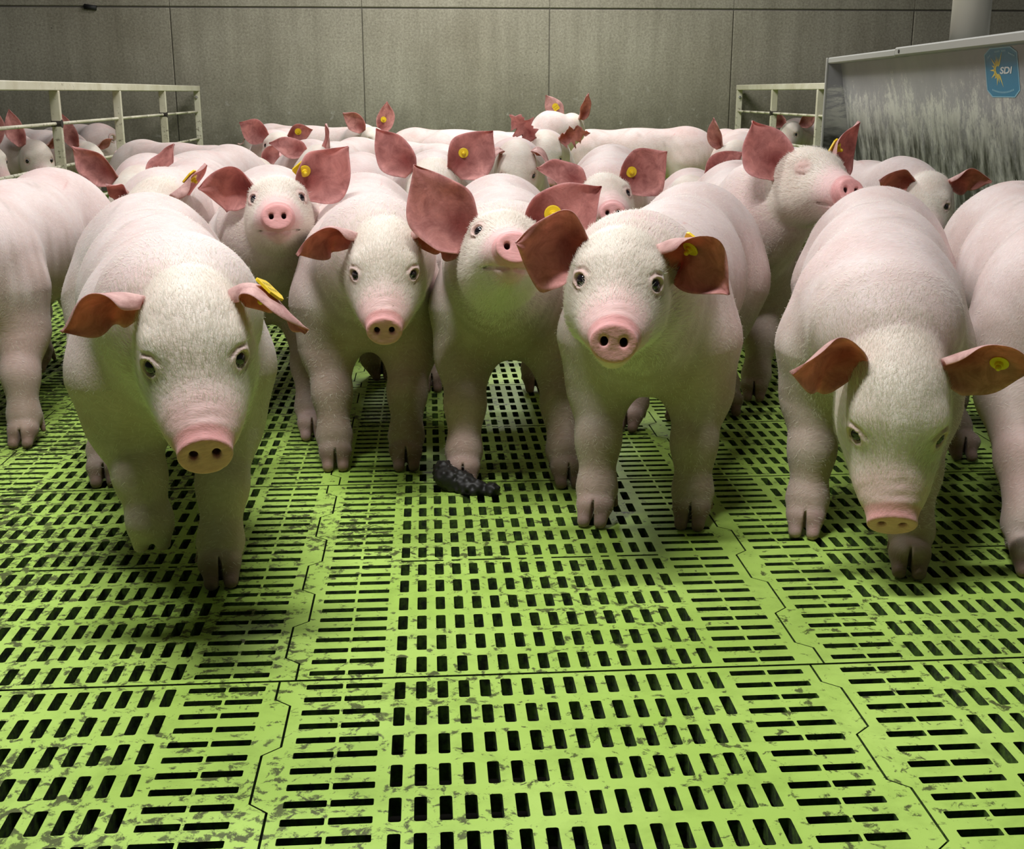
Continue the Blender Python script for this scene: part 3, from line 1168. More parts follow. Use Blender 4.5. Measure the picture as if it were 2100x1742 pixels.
def panel_mesh():
    mb = MB()
    TH = 0.026
    HS = 0.0285       # half the plain strip

    def hole(x0, x1, y0, y1, hx0, hx1, hy0, hy1, r):
        """a floor cell with one rounded slot and the slot's sides"""
        pts, cor = [], [(hx1 - r, hy1 - r, 0), (hx0 + r, hy1 - r, 90), (hx0 + r, hy0 + r, 180), (hx1 - r, hy0 + r, 270)]
        for cx, cy, a0 in cor:
            pts.append([(cx + r * math.cos(math.radians(a0 + a)), cy + r * math.sin(math.radians(a0 + a))) for a in (0, 45, 90)])
        C = [(x1, y1), (x0, y1), (x0, y0), (x1, y0)]
        for q in range(4):
            a, b_ = pts[q], pts[(q + 1) % 4]
            mb.face([(C[q][0], C[q][1], 0), (a[2][0], a[2][1], 0), (a[1][0], a[1][1], 0), (a[0][0], a[0][1], 0)][::-1])
            mb.face([(C[q][0], C[q][1], 0), (C[(q + 1) % 4][0], C[(q + 1) % 4][1], 0), (b_[0][0], b_[0][1], 0), (a[2][0], a[2][1], 0)])
        ring = [p for q in pts for p in q]
        for q in range(12):
            a, b_ = ring[q], ring[(q + 1) % 12]
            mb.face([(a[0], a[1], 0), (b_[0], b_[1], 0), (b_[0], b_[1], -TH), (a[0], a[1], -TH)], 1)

    def flat(x0, x1, y0, y1):
        if x1 - x0 > 1e-5 and y1 - y0 > 1e-5:
            mb.face([(x0, y0, 0), (x1, y0, 0), (x1, y1, 0), (x0, y1, 0)])
    e = .0028                                  # half the gap between panel rows
    Y0, Y1 = e, PD - e
    half = (PD) / 2
    gx0 = HS + .113 + .017 - .0075             # where the grid of short slots begins
    pitch = (PW - 2 * gx0) / 16
    # grid bands: 6 rows, thin slit, 6 rows
    rp = .0738
    lead = (half - 6 * rp) / 2
    for hf in (0, 1):
        ya = e if hf == 0 else half + .0045 + .0
        yb = half - .0045 if hf == 0 else PD - e
        a = ya
        rows = [ya + (yb - ya) * k / 6 for k in range(7)]
        for r in range(6):
            y0, y1 = rows[r], rows[r + 1]
            m = (y1 - y0 - .052) / 2
            for c in range(16):
                x0 = gx0 + pitch * c
                hole(x0, x0 + pitch, y0, y1, x0 + (pitch - .0158) / 2, x0 + (pitch + .0158) / 2, y0 + m, y1 - m, .003)
        # side groups of long cross slots, 12 rows each half, in pairs
        for sx in (HS, PW - HS - .1130):
            rr = [ya + (yb - ya) * k / 12 for k in range(13)]
            for r in range(12):
                y0, y1 = rr[r], rr[r + 1]
                m = (y1 - y0 - .0148) / 2
                for q in range(2):
                    xa = sx + q * .0565
                    hole(xa, xa + .0565, y0, y1, xa + (.0012 if q == 0 else .0022), xa + .0565 - (.0022 if q == 0 else .0012), y0 + m, y1 - m, .002)
        for xa, xb in ((HS + .1130, gx0), (PW - gx0, PW - HS - .1130)):
            flat(xa, xb, ya, yb)
    # the slit line across the middle
    x = gx0
    for n in (3, 1, 3, 1, 1, 3, 1, 3):
        hole(x, x + pitch * n, half - .0045, half + .0045, x + pitch * .24, x + pitch * n - pitch * .24, half - .0034, half + .0034, .001)
        x += pitch * n
    for xa, xb in ((HS, gx0), (PW - gx0, PW - HS)):
        flat(xa, xb, half - .0045, half + .0045)
    # interlocking side strips cut along a zigzag
    amp, g = .0115, .0017
    hp = PD / 7
    ys, xs = [], []
    sgn = 1          # near end of the seam sits to the right
    yy = 0.0
    ys.append(Y0); xs.append(sgn * amp)
    for k in range(7):
        yc = (k + .5) * hp
        ys += [yc - .010, yc + .010]
        xs += [sgn * amp, -sgn * amp]
        sgn = -sgn
    ys.append(Y1); xs.append(sgn * amp)
    for k in range(len(ys) - 1):
        mb.face([(xs[k] + g, ys[k], 0), (HS, ys[k], 0), (HS, ys[k + 1], 0), (xs[k + 1] + g, ys[k + 1], 0)])
        mb.face([(PW - HS, ys[k], 0), (PW + xs[k] - g, ys[k], 0), (PW + xs[k + 1] - g, ys[k + 1], 0), (PW - HS, ys[k + 1], 0)])
        for xo, gg, fl in ((0, g, 1), (PW, -g, 0)):
            q = [(xo + xs[k] + gg, ys[k], 0), (xo + xs[k + 1] + gg, ys[k + 1], 0), (xo + xs[k + 1] + gg, ys[k + 1], -TH), (xo + xs[k] + gg, ys[k], -TH)]
            mb.face(q if fl else q[::-1], 1)
    # outer ends
    for yy in (Y0, Y1):
        mb.face([(0, yy, 0), (PW, yy, 0), (PW, yy, -TH), (0, yy, -TH)], 1)
    # low ribs along the slit and the ends
    return mb


_pm = panel_mesh()
floor0 = None
for j in range(-2, 11):
    for i in range(-5, 5):
        x0, y0 = GX + PW * i, GY + PD * j
        if y0 > 11.0:
            continue
        if floor0 is None:
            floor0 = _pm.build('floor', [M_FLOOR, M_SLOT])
            o = floor0
        else:
            o = floor0.copy()
            col.objects.link(o)
        o.location = (x0, y0, 0)
        tag(o, 'lime green slatted plastic floor panel', None, 'green slatted floor panels', 'structure')
pm = MB()
pm.box((0, 5.4, -.62), (9.6, 12.2, .1))
tag(pm.build('floor_pit', M_PIT), 'dark slurry pit below the slatted floor', kind='structure')

# ------------------------------------------------------------------ back wall of cast concrete sections
WY = 11.0
wz = float(at(900, 16, WY)[2])
vx = [float(at(px, 150, WY)[0]) for px in (357, 748, 1128, 1497, 1865)]
stepx = (vx[-1] - vx[0]) / 4
wall = MB()
edges = [vx[0] + stepx * k for k in range(-3, 8)]
for k in range(len(edges) - 1):
    a, b_ = edges[k] + .003, edges[k + 1] - .003
    wall.box(((a + b_) / 2, WY + .1, (wz - .01 - .02) / 2), (b_ - a, .2, wz + .01), None, 0, .006)
for k in range(len(edges) - 1):
    a, b_ = edges[k] + .001, edges[k + 1] - .001
    wall.box(((a + b_) / 2, WY + .1, wz + .004 + .8), (b_ - a, .2, 1.6), None, 0, .004)
wall.box(((edges[0] + edges[-1]) / 2, WY + .092, 1.4), (edges[-1] - edges[0], .16, 3.0), None, 1)  # dark backing that shows through the joints
tag(wall.build('wall_back', [M_CONC, simple('joint_backing', (0.14, 0.13, 0.11), 0.9)]), 'bare concrete back wall', kind='structure')

# ------------------------------------------------------------------ pen fences
def fence(name, X, posts_px, Yend, label, boltpx=None, side=1):
    top = .895 if side > 0 else .905
    root = bpy.data.objects.new(name, None)
    root.location = (X, Yend, 0)
    col.objects.link(root)
    tag(root, label, 'fence')
    Ys = []
    for px in posts_px:
        lo_, hi_ = 2.0, 12.0
        for _ in range(50):
            m_ = (lo_ + hi_) / 2
            x = at(px, 200, m_)[0]
            if (x < X) == (X < 0):
                hi_ = m_
            else:
                lo_ = m_
        Ys.append(lo_)
    Ys.sort(reverse=True)
    if X < 0:
        while Ys[-1] > 3.6:
            Ys.append(Ys[-1] - 1.25)
    else:
        Ys.append(7.35)
    y1, y0 = Ys[0] + .03, Ys[-1] - .05
    r = MB()
    r.box((X, (y0 + y1) / 2, top - .0225), (.05, y1 - y0, .045), None, 0, .004)
    r.build('top_rail', M_CREAM, root, loc=(X, (y0 + y1) / 2, top))
    for k, y in enumerate(Ys):
        p = MB()
        p.box((X, y, (top - .045) / 2 + .0), (.05, .03, top - .045), None, 0, .003)
        if k:
            for z in (.68, .455):
                if (k + int(z * 10)) % 3 == 0 or k == 1:
                    p.cyl((X - .027, y, z), (X + .027, y, z), .022, None, 10, 1)
        p.build('post', [M_CREAM, M_RUBBER], root, loc=(X, y, 0))
    for z in (.68, .455, .24):
        b_ = MB()
        n = 16
        for k in range(n):
            ya, yb = lerp(y0, y1, k / n), lerp(y0, y1, (k + 1) / n)
            b_.cyl((X - .004, ya, z), (X - .004, yb, z), .009, None, 10)
        b_.build('bar', M_CREAM, root, True, loc=(X, (y0 + y1) / 2, z))
    b_ = MB()
    sx = -1 if X > 0 else 1
    b_.cyl((X, y1 - .045, .80), (X, y1 - .058, .80), .013, None, 6)
    b_.cyl((X, y1 - .045, .80), (X, y1 - .066, .80), .007, None, 10)
    b_.build('bolt', M_ZINC, root, loc=(X, y1 - .05, .8))
    return root


LX = float(at(408, 200, WY - .04)[0])
RX = float(at(1514, 200, WY - .04)[0])
fence('pen_fence', LX, (404, 333, 240, 112), WY - .05, 'cream painted barred fence at the left, running to the concrete wall')
fence('pen_fence', RX, (1516, 1588, 1682), WY - .05, 'cream painted barred fence at the right, partly behind the grey feeder', side=-1)

# ------------------------------------------------------------------ feeder with its sticker
FL = at(1718, 118, 7.04)
FR = at(2100, 72, 4.17)
ZT = (FL[2] + FR[2]) / 2
fd = unit([FR[0] - FL[0], FR[1] - FL[1], 0])
FE = FL + fd * 4.2
fn_ = np.array([-fd[1], fd[0], 0])
fn_ = fn_ if fn_[0] > 0 else -fn_            # pointing away from the pen middle
froot = bpy.data.objects.new('hopper_feeder', None)
froot.location = ((FL[0] + FE[0]) / 2, (FL[1] + FE[1]) / 2, 0)
col.objects.link(froot)
tag(froot, 'long grey galvanised hopper feeder with a blue sticker at the right', 'feeder')


def fp(s_, d_, z_):
    """along the feeder, depth behind its face, height"""
    p = np.array([FL[0], FL[1], 0]) + fd * s_ + fn_ * d_
    p[2] = z_
    return p


LEN = 4.2
slope = .16
pn = MB()
pn_pts = [(0.03, .012, ZT - .03), (LEN, .012, ZT - .03), (LEN, slope, .22), (0.03, slope, .22)]
a = [fp(*q) for q in pn_pts]
b_ = [p + fn_ * .004 for p in a]
pn.face(a)
pn.face(b_[::-1])
for q in range(4):
    pn.face([a[q], b_[q], b_[(q + 1) % 4], a[(q + 1) % 4]])
pn.build('front_panel', M_GALV, froot, loc=tuple(fp(LEN / 2, .05, .5)))
bk = MB()
a = [fp(0.03, .62, ZT - .03), fp(LEN, .62, ZT - .03), fp(LEN, .45, .22), fp(0.03, .45, .22)]
b_ = [p + fn_ * .004 for p in a]
bk.face(a)
bk.face(b_[::-1])
for q in range(4):
    bk.face([a[q], b_[q], b_[(q + 1) % 4], a[(q + 1) % 4]])
bk.build('back_panel', M_GALV, froot, loc=tuple(fp(LEN / 2, .6, .5)))
for s0, s1 in ((0, .008), (LEN - .008, LEN)):
    ep = MB()
    o4 = [(-.055, ZT), (.68, ZT), (.68, .0), (-.055, .0)]
    A = [fp(s0, d_, z_) for d_, z_ in o4]
    B = [fp(s1, d_, z_) for d_, z_ in o4]
    ep.face(A)
    ep.face(B[::-1])
    for q in range(4):
        ep.face([A[q], B[q], B[(q + 1) % 4], A[(q + 1) % 4]])
    ep.build('end_plate', M_GALV, froot, loc=tuple(fp((s0 + s1) / 2, .3, .5)))
RF = np.stack([fd, fn_, [0, 0, 1]], 1)
rim = MB()
rim.box(fp(.72, -.012, ZT - .016), (1.44, .085, .034), RF, 0, .006)
rim.box(fp(1.44 + (LEN - 1.44) / 2, -.012, ZT - .012), (LEN - 1.44, .088, .038), RF, 0, .006)
rim.box(fp(LEN / 2, .65, ZT - .016), (LEN, .06, .034), RF, 0, .006)
rim.build('top_rim', M_EDGE, froot, loc=tuple(fp(LEN / 2, 0, ZT)))
stp = MB()
stp.box(fp(.004, -.058, ZT / 2), (.02, .012, ZT), RF, 0, .003)
stp.build('edge_strip', M_EDGE, froot, loc=tuple(fp(0, -.05, ZT / 2)))
tr = MB()
tr.box(fp(LEN / 2, .3, .03), (LEN - .05, .80, .03), RF, 0, .005)
tr.box(fp(LEN / 2, -.09, .10), (LEN - .05, .02, .17), RF, 0, .005)
tr.box(fp(LEN / 2, .70, .10), (LEN - .05, .02, .17), RF, 0, .005)
tr.build('trough', M_GALV, froot, loc=tuple(fp(LEN / 2, .3, .1)))
scw = MB()
scw.cyl(fp(1.52, -.055, ZT - .012), fp(1.52, -.06, ZT - .012), .008, None, 8)
scw.build('screw', M_RUBBER, froot, loc=tuple(fp(1.52, -.05, ZT)))

# sticker lies on the sloping face: local axes across, up the slope, outward
up_s = unit(fp(0, .012, ZT - .03) - fp(0, slope, .22))
out_s = unit(np.cross(up_s, fd)) if np.cross(up_s, fd)[0] < 0 else unit(np.cross(fd, up_s))


def face_point(px, py):
    """where a line of sight meets the sloping feeder face"""
    d = CF + CR * (px - 1050) / FPX - CU * (py - 871) / FPX
    o_ = np.array([0, 0, CAMH])
    p0 = fp(0, .012, ZT - .03)
    t = ((p0 - o_) @ out_s) / (d @ out_s)
    return o_ + d * t


sc_ = (face_point(2022, 150) + face_point(2090, 147)) / 2
sw = np.linalg.norm(face_point(2090, 147) - face_point(2022, 150)) / 2
shh = np.linalg.norm(face_point(2056, 98) - face_point(2056, 199)) / 2
ax_s = fd


def SP(x, y, o_=0.0):
    return sc_ + ax_s * (x * sw) + up_s * (y * shh) + out_s * (.0006 + o_)


def poly(mb, pts, lvl, m):
    mb.face([SP(x, y, .0006 * lvl) for x, y in pts], m)


st = MB()
octo = [(-1, -.72), (-.68, -1), (.68, -1), (1, -.72), (1, .76), (.62, 1), (-.62, 1), (-1, .76)]
poly(st, octo, 0, 0)
for k in range(8):
    (x0, y0), (x1, y1) = octo[k], octo[(k + 1) % 8]
    s_ = .955
    poly(st, [(x0, y0), (x1, y1), (x1 * s_, y1 * s_), (x0 * s_, y0 * s_)], 1, 1)
# sunburst around the letters
cx, cy = -.22, .10
rays = [(58, .66, .5), (78, .42, .32), (96, .46, .34), (114, .36, .28), (136, .56, .30), (158, .40, .26), (180, .52, .28),
        (208, .52, .30), (230, .36, .28), (256, .50, .32), (276, .40, .3), (298, .62, .42)]
for a_, r_, _w in rays:
    a0 = math.radians(a_)
    k_ = sw / shh * .72
    tip = (cx + math.cos(a0) * r_ * .95, cy + math.sin(a0) * r_ * .95 * k_)
    for dlt in (-1, 1):
        a1 = a0 + dlt * .17
        bp = (cx + math.cos(a1) * .22, cy + math.sin(a1) * .22 * k_)
        bm = (cx + math.cos(a0) * .12, cy + math.sin(a0) * .12 * k_)
        poly(st, [bm, bp, tip] if dlt < 0 else [bm, tip, bp], 1, 2)
for k in range(10):
    a0, a1 = math.radians(60 + k * 24), math.radians(60 + (k + 1) * 24)
    k_ = sw / shh * .72
    poly(st, [(cx + math.cos(a) * r_, cy + math.sin(a) * r_ * k_) for a, r_ in ((a0, .12), (a0, .25), (a1, .25), (a1, .12))], 1, 2)
# small worn lettering around the top and bottom edge
rg = np.random.default_rng(4)
for (a, b2, c, d2, n_) in ((-.80, .60, -.62, .72, 3), (-.34, .83, -.02, .85, 4), (.06, .85, .34, .85, 3), (.48, .76, .84, .62, 4)):
    for q in range(n_):
        t0, t1 = (q + .12) / n_, (q + .85) / n_
        xa, ya, xb, yb = lerp(a, c, t0), lerp(b2, d2, t0), lerp(a, c, t1), lerp(b2, d2, t1)
        poly(st, [(xa, ya - .035), (xb, yb - .035), (xb, yb + .035), (xa, ya + .035)], 1, 1)
for q in range(15):
    t0, t1 = (q + .1) / 15, (q + .8) / 15
    xa, xb = lerp(-.66, .66, t0), lerp(-.66, .66, t1)
    ya, yb = -.80 + .26 * xa * xa, -.80 + .26 * xb * xb
    poly(st, [(xa, ya - .03), (xb, yb - .03), (xb, yb + .04), (xa, ya + .04)], 1, 1)
stick = st.build('sticker', [M_BLUE, M_LBLUE, M_YEL], froot, loc=tuple(sc_))
tc = bpy.data.curves.new('lettering', 'FONT')
tc.body = 'SDI'
tc.size = 1.0
tc.shear = .25
tc.offset = .03
tmp = bpy.data.objects.new('lettering_source', tc)
col.objects.link(tmp)
dg = bpy.context.evaluated_depsgraph_get()
tme = bpy.data.meshes.new_from_object(tmp.evaluated_get(dg))
tv = np.array([v.co[:] for v in tme.vertices])
tf = [list(p.vertices) for p in tme.polygons]
bpy.data.objects.remove(tmp)
tv -= tv.min(0)
tv = tv / tv.max(0).clip(1e-6)
lx0, lx1, ly0, ly1 = -.10, .66, -.06, .22
tvw = np.array([SP(lerp(lx0, lx1, v[0]), lerp(ly0, ly1, v[1]), .0012) for v in tv])
let = mesh_obj('lettering', tvw, tf, M_WHITE, stick, (0, 0, 0), None, None, False)
let.location = (0, 0, 0)
let.parent = stick
let.matrix_parent_inverse = Matrix.Identity(4)
for v in let.data.vertices:
    v.co = Vector(v.co) - Vector(sc_)

# feed pipe dropping into the hopper
pp = at(1990.5, 40, 5.4)
pipe = MB()
pipe.cyl((pp[0], pp[1], ZT - .06), (pp[0], pp[1], 2.6), .082, None, 40)
tag(pipe.build('feed_pipe', M_PIPE, None, True, loc=(pp[0], pp[1], ZT)), 'cream vertical feed pipe dropping into the grey feeder', 'pipe')
for f_ in bpy.data.objects['feed_pipe'].data.polygons:
    if len(f_.vertices) > 4:
        f_.use_smooth = False

# dung on the floor by the centre pig's hoof
def blob(P):
    d = None
    for x, y, z, r in ((0, 0, .018, .030), (.025, -.012, .016, .026), (-.018, .02, .035, .024), (.055, -.035, .010, .020), (.085, -.045, .010, .017), (.035, -.03, .008, .022), (-.02, -.01, .03, .02)):
        q = np.linalg.norm(P - np.array([x, y, z], np.float32), axis=1) - r
        d = q if d is None else smin(d, q, .012)
    d = d + .003 * np.sin(P[:, 0] * 260) * np.sin(P[:, 1] * 240 + 1) * np.sin(P[:, 2] * 250)
    return smax(d, .0005 - P[:, 2], .001)


dv, dq = mesh_from(blob, np.array([-.09, -.11, -.01], np.float32), np.array([.15, .09, .09]), .003)
dp = atz(928, 1003)
tag(mesh_obj('dung', dv + np.array([dp[0], dp[1], 0]), dq, M_DUNG, None, (dp[0], dp[1], 0)), 'black lump of dung on the green floor at the centre pig\'s hoof', 'dung')

# black plug set in the joint of the wall
hp_ = at(186, 15, WY)
pl = MB()
pl.cyl((hp_[0] - .05, WY - .012, hp_[2] + .006), (hp_[0] + .05, WY - .012, hp_[2] - .006), .022, .020, 16)
tag(pl.build('wall_plug', simple('black_rubber', (.015, .015, .016), .6), None, True, loc=tuple(hp_)), 'short black plug lying in the wall joint above the left fence', 'plug')
# ------------------------------------------------------------------ the herd
# every pig: hip and shoulder over the floor, head centre, where it looks, feet, ears
FRONT_H = 0.0034
P = PIGS.append


def up_ears(s=1.0, out=.6, fwd=-.15, **kw):
    """two raised ears opening forward"""
    a = dict(d0=(-out, 0, .8), d1=(-out * 1.2, fwd, .6), n=(.15, -1, -.1), len=.15 * s, wid=.12 * s, res=(16, 12))
    b = dict(d0=(out, 0, .8), d1=(out * 1.2, fwd, .6), n=(-.15, -1, -.1), len=.15 * s, wid=.12 * s, res=(16, 12))
    a.update(kw)
    b.update(kw)
    return dict(ear_r=a, ear_l=b)


P(dict(name='P1', h=FRONT_H, seed=3, hip=(-.625, 2.76), sh=(-.465, 2.15), head=at(397, 690, 1.78), look=(.17, -.82, -.46), roll=3, hs=.97,
       feet=dict(fl=(-.385, 2.03), fr=(-.49, 2.03, .055), hr=(-.735, 2.62), hl=(-.50, 2.80)),
       ear_l=dict(d0=(.72, -.1, .40), d1=(.70, -.45, -.66), n=(-.25, -.25, -.95), n1=(-.2, -.4, -.8), bend=(.05, .5), len=.135, wid=.125),
       ear_r=dict(d0=(-.85, -.05, .25), d1=(-.80, -.40, -.60), n=(.1, -.42, -.9), n1=(.3, -.6, -.6), bend=(.1, .6), len=.122, wid=.12),
       tag_l=dict(u=.45, v=-.1), fur=9000, dirt_shade=.35,
       label='front left pig striding at the camera with one forefoot lifted, yellow tag on drooping ear'))
P(dict(name='P4', h=FRONT_H, seed=8, hip=(.665, 3.0), sh=(.445, 2.37), head=at(1268, 572, 2.08), look=(-.17, -1, -.12), roll=-3, hs=.98,
       feet=dict(fr=(.33, 2.29), fl=(.521, 2.26), hr=(.51, 2.98), hl=(.66, 3.08)),
       ear_r=dict(d0=(-.95, 0, .35), d1=(-.85, -.5, .05), n=(.25, -1, -.25), bend=(.1, .7), len=.125, wid=.145, open=.35, bz=.035),
       ear_l=dict(d0=(.80, -.1, .35), d1=(.62, -.45, -.80), n=(-.05, -.5, -.85), n1=(-.2, -.9, -.1), bend=(.08, .5), len=.155, wid=.13),
       tag_l=dict(u=.38, v=.0), fur=11000, dirt_shade=.6,
       label='pig right of centre staring at the camera, snout level, one ear held out flat'))
P(dict(name='P5', h=FRONT_H, seed=12, hip=(1.075, 2.83), sh=(.86, 2.24), head=at(1836, 812, 1.96), look=(-.15, -.60, -.76), roll=0, hs=1.05,
       feet=dict(fr=(.735, 2.20), fl=(.862, 1.99), hl=(1.27, 2.68), hr=(1.0, 2.85)),
       ear_r=dict(d0=(-.9, -.1, .35), d1=(-.85, -.5, -.25), n=(-.05, -.85, -.5), bend=(.1, .6), len=.135, wid=.125),
       ear_l=dict(d0=(.9, -.1, .25), d1=(.85, -.5, -.05), n=(.1, -.85, -.55), bend=(.1, .6), len=.145, wid=.125),
       tag_l=dict(u=.60, v=.1), fur=9000, dirt_shade=.6,
       label='front right pig with head lowered to the green floor, orange-lit ears spread'))
P(dict(name='P2', h=FRONT_H, seed=21, hip=(-.175, 3.42), sh=(-.145, 2.85), head=at(790, 538, 2.50), look=(.0, -1, -.42), roll=0, hs=.90,
       feet=dict(fr=(-.225, 2.70), fl=(-.063, 2.69), hr=(-.15, 3.60), hl=(.0, 3.44)),
       ear_r=dict(d0=(-.85, -.1, .35), d1=(-.78, -.40, -.58), n=(.1, -.42, -.9), n1=(.25, -.7, -.5), bend=(.1, .6), len=.128, wid=.115),
       ear_l=dict(d0=(.85, -.1, .35), d1=(.78, -.40, -.52), n=(-.1, -.50, -.85), n1=(-.25, -.8, -.4), bend=(.1, .6), len=.130, wid=.115),
       tag_l=dict(u=.36, v=.1), fur=8000, dirt_shade=1.0,
       label='centre left pig with drooping ears and grey dirty forelegs, snout hanging over the floor'))
P(dict(name='P3', h=FRONT_H, seed=30, hip=(.20, 3.35), sh=(.185, 2.73), head=at(1028, 516, 2.42), look=(.10, -.90, .40), roll=-8, hs=.90,
       feet=dict(fr=(.067, 2.56), fl=(.299, 2.54)), gaze=(.1, -.3, -.1),
       ear_r=dict(d0=(-.6, 0, .8), d1=(-.55, -.1, .85), n=(.1, -1, -.05), len=.175, wid=.135, open=.55, bx=-.03, by=.07, bz=.02),
       ear_l=dict(d0=(.75, 0, .55), d1=(.8, -.1, .55), n=(-.25, -1, .0), len=.165, wid=.135, open=.45),
       tag_l=dict(u=.38, v=-.1, r=.018), fur=9000, dirt_shade=.75,
       label='centre pig with raised head and big erect ears, yellow stud tag in one ear'))
P(dict(name='P8', h=.0045, seed=41, hip=(-.485, 3.82), sh=(-.43, 3.22), head=at(572, 428, 2.93), look=(.09, -.95, .24), roll=1, hs=.86,
       feet=dict(fl=(-.302, 2.96), fr=(-.47, 2.98)),
       ear_r=dict(d0=(-.9, 0, .45), d1=(-.85, -.3, -.15), n=(.1, -.9, -.35), bend=(.2, .7), len=.125, wid=.115),
       ear_l=dict(d0=(.75, 0, .60), d1=(.7, -.15, .75), n=(-.2, -1, -.1), len=.145, wid=.125, open=.4),
       tag_l=dict(u=.25, v=-.6), fur=6000, dirt_shade=.4,
       label='perky pig behind the front left pair, looking straight out with pink snout up'))
P(dict(name='P6', h=.0045, seed=52, hip=(1.02, 3.98), sh=(.885, 3.40), head=at(1653, 368, 3.13), look=(.28, -.90, .17), hs=.95, roll=-6, eyes=0,
       feet=dict(fr=(.81, 3.12), fl=(.915, 3.27)),
       ear_r=dict(d0=(-.50, 0, .75), d1=(-.45, -.1, .85), n=(.25, -1, -.05), len=.145, wid=.14, open=.5, bz=.012),
       ear_l=dict(d0=(.45, .1, .85), d1=(.55, 0, .85), n=(.75, -.65, .0), len=.150, wid=.125, open=.5, bz=.02, by=.085),
       tag_l=dict(u=.45, v=-.3), fur=6000, dirt_shade=.5,
       label='smiling pig with closed eye resting its snout on the front right pig\'s rump'))
P(dict(name='P9', h=.006, seed=60, hip=(1.50, 4.98), sh=(1.60, 4.34), head=at(1905, 408, 3.96), look=(-.38, -.84, -.45), roll=2, hs=.9,
       ear_r=dict(d0=(-.85, -.1, .35), d1=(-.85, -.5, -.25), n=(-.0, -.75, -.7), len=.13, wid=.11),
       ear_l=dict(d0=(.85, -.1, .35), d1=(.85, -.4, -.35), n=(.0, -.75, -.7), len=.13, wid=.11), fur=1500,
       label='pig with brown drooping ears looking down between two rumps beside the grey feeder'))
P(dict(name='P7', h=.005, seed=71, hip=(1.49, 2.98), sh=(1.27, 2.32), head=np.array((1.36, 1.90, .36)), look=(.15, -.8, -.5),
       feet=dict(fr=(1.085, 1.98)), fur=5000, dirt_shade=.4, fat=1.05, **up_ears(),
       label='pale pig cut off by the right edge, only flank, shoulder and foreleg showing'))
P(dict(name='B', h=.005, seed=82, hip=(-1.125, 3.72), sh=(-1.135, 3.09), head=np.array((-1.30, 2.66, .46)), look=(-.4, -.9, -.1),
       feet=dict(fl=(-1.005, 2.94), hl=(-1.06, 3.60)), fur=5000, dirt_shade=.8, fat=1.04, **up_ears(),
       label='pig at the left edge, head out of view, dirty foreleg and broad shoulder showing'))
P(dict(name='P21', h=.0055, seed=90, hip=(-.80, 4.30), sh=(-.765, 3.68), head=at(312, 448, 3.36), look=(-.25, -.70, -.62),
       ear_r=dict(d0=(-.7, -.2, .6), d1=(-.6, -.5, .2), n=(0, -.8, -.6), len=.06, wid=.06),
       ear_l=dict(d0=(.65, .45, .55), d1=(.6, .2, .6), n=(.2, -.3, -.9), len=.12, wid=.11),
       tag_l=dict(u=.6, v=.0, fdir=(.3, 0, 1)), fur=2500,
       label='pig with its lowered nape and yellow numbered tag just above the front left pig\'s back'))
P(dict(name='P20', h=.006, seed=101, hip=(-.86, 5.38), sh=(-1.01, 4.77), head=at(278, 405, 4.42), look=(-.1, -.72, -.66),
       ear_r=dict(d0=(-.75, -.1, .65), d1=(-.75, -.1, .65), n=(.15, -1, -.2), len=.165, wid=.11, open=.7, res=(20, 14)),
       ear_l=dict(d0=(.6, .1, .75), d1=(.5, 0, .8), n=(-.7, -.5, -.3), len=.14, wid=.10, res=(20, 14)),
       label='pig with pointed ears raised, forehead showing over the back of the left edge pig'))
P(dict(name='P11', h=.0055, seed=112, hip=(.03, 4.82), sh=(.01, 4.18), head=at(888, 395, 3.80), look=(-.05, -.78, -.55),
       ear_r=dict(d0=(-.6, 0, .75), d1=(-.62, 0, .8), n=(.2, -1, -.2), len=.155, wid=.115, open=.55, res=(20, 14)),
       ear_l=dict(d0=(.65, 0, .72), d1=(.72, -.1, .7), n=(-.2, -1, -.1), len=.16, wid=.145, open=.4, res=(20, 14)),
       tag_l=dict(u=.4, v=-.1), fur=2500,
       label='pig behind the centre pig\'s raised ear, its own wide ears up and forehead white'))
P(dict(name='P10', h=.0050, seed=123, S=1.12, hip=(.755, 5.0), sh=(.655, 4.36), head=at(1240, 412, 3.95), look=(-.03, -.97, .16), roll=2,
       ear_r=dict(d0=(-.85, 0, .5), d1=(-.9, -.3, .25), n=(.1, -.7, .6), len=.155, wid=.11, res=(20, 14)),
       ear_l=dict(d0=(.75, 0, .6), d1=(.8, -.1, .6), n=(-.15, -1, -.1), len=.16, wid=.155, open=.35, res=(20, 14)),
       tag_l=dict(u=.3, v=-.1, r=.018), fur=3500,
       label='pig peering over the staring pig\'s back, pink snout and wide tagged ear'))
P(dict(name='P29', h=.007, seed=133, S=.95, hip=(1.09, 5.0), sh=(1.01, 4.45), head=at(1415, 408, 4.08), look=(-.1, -.9, -.3),
       ear_r=None, ear_l=dict(d0=(.5, 0, .75), d1=(.75, -.1, .4), n=(-.1, -1, -.1), len=.17, wid=.12, res=(16, 12)),
       label='hidden pig showing one pink ear above the staring pig\'s rump'))
P(dict(name='P12', h=.0065, seed=144, hip=(.37, 6.15), sh=(.38, 5.52), head=at(1060, 340, 5.18), look=(.0, -.75, -.60),
       ear_r=dict(d0=(-.7, -.2, .55), d1=(-.35, -.6, -.75), n=(.1, -.2, -1), n1=(.5, .2, 0), bend=(.1, .4), len=.14, wid=.12, res=(16, 12)),
       ear_l=dict(d0=(.7, -.2, .55), d1=(.35, -.6, -.75), n=(-.1, -.2, -1), n1=(-.5, .2, 0), bend=(.1, .4), len=.14, wid=.12, res=(16, 12)),
       label='pig with ears folded down beside its eyes, framed between the centre pig\'s ears'))
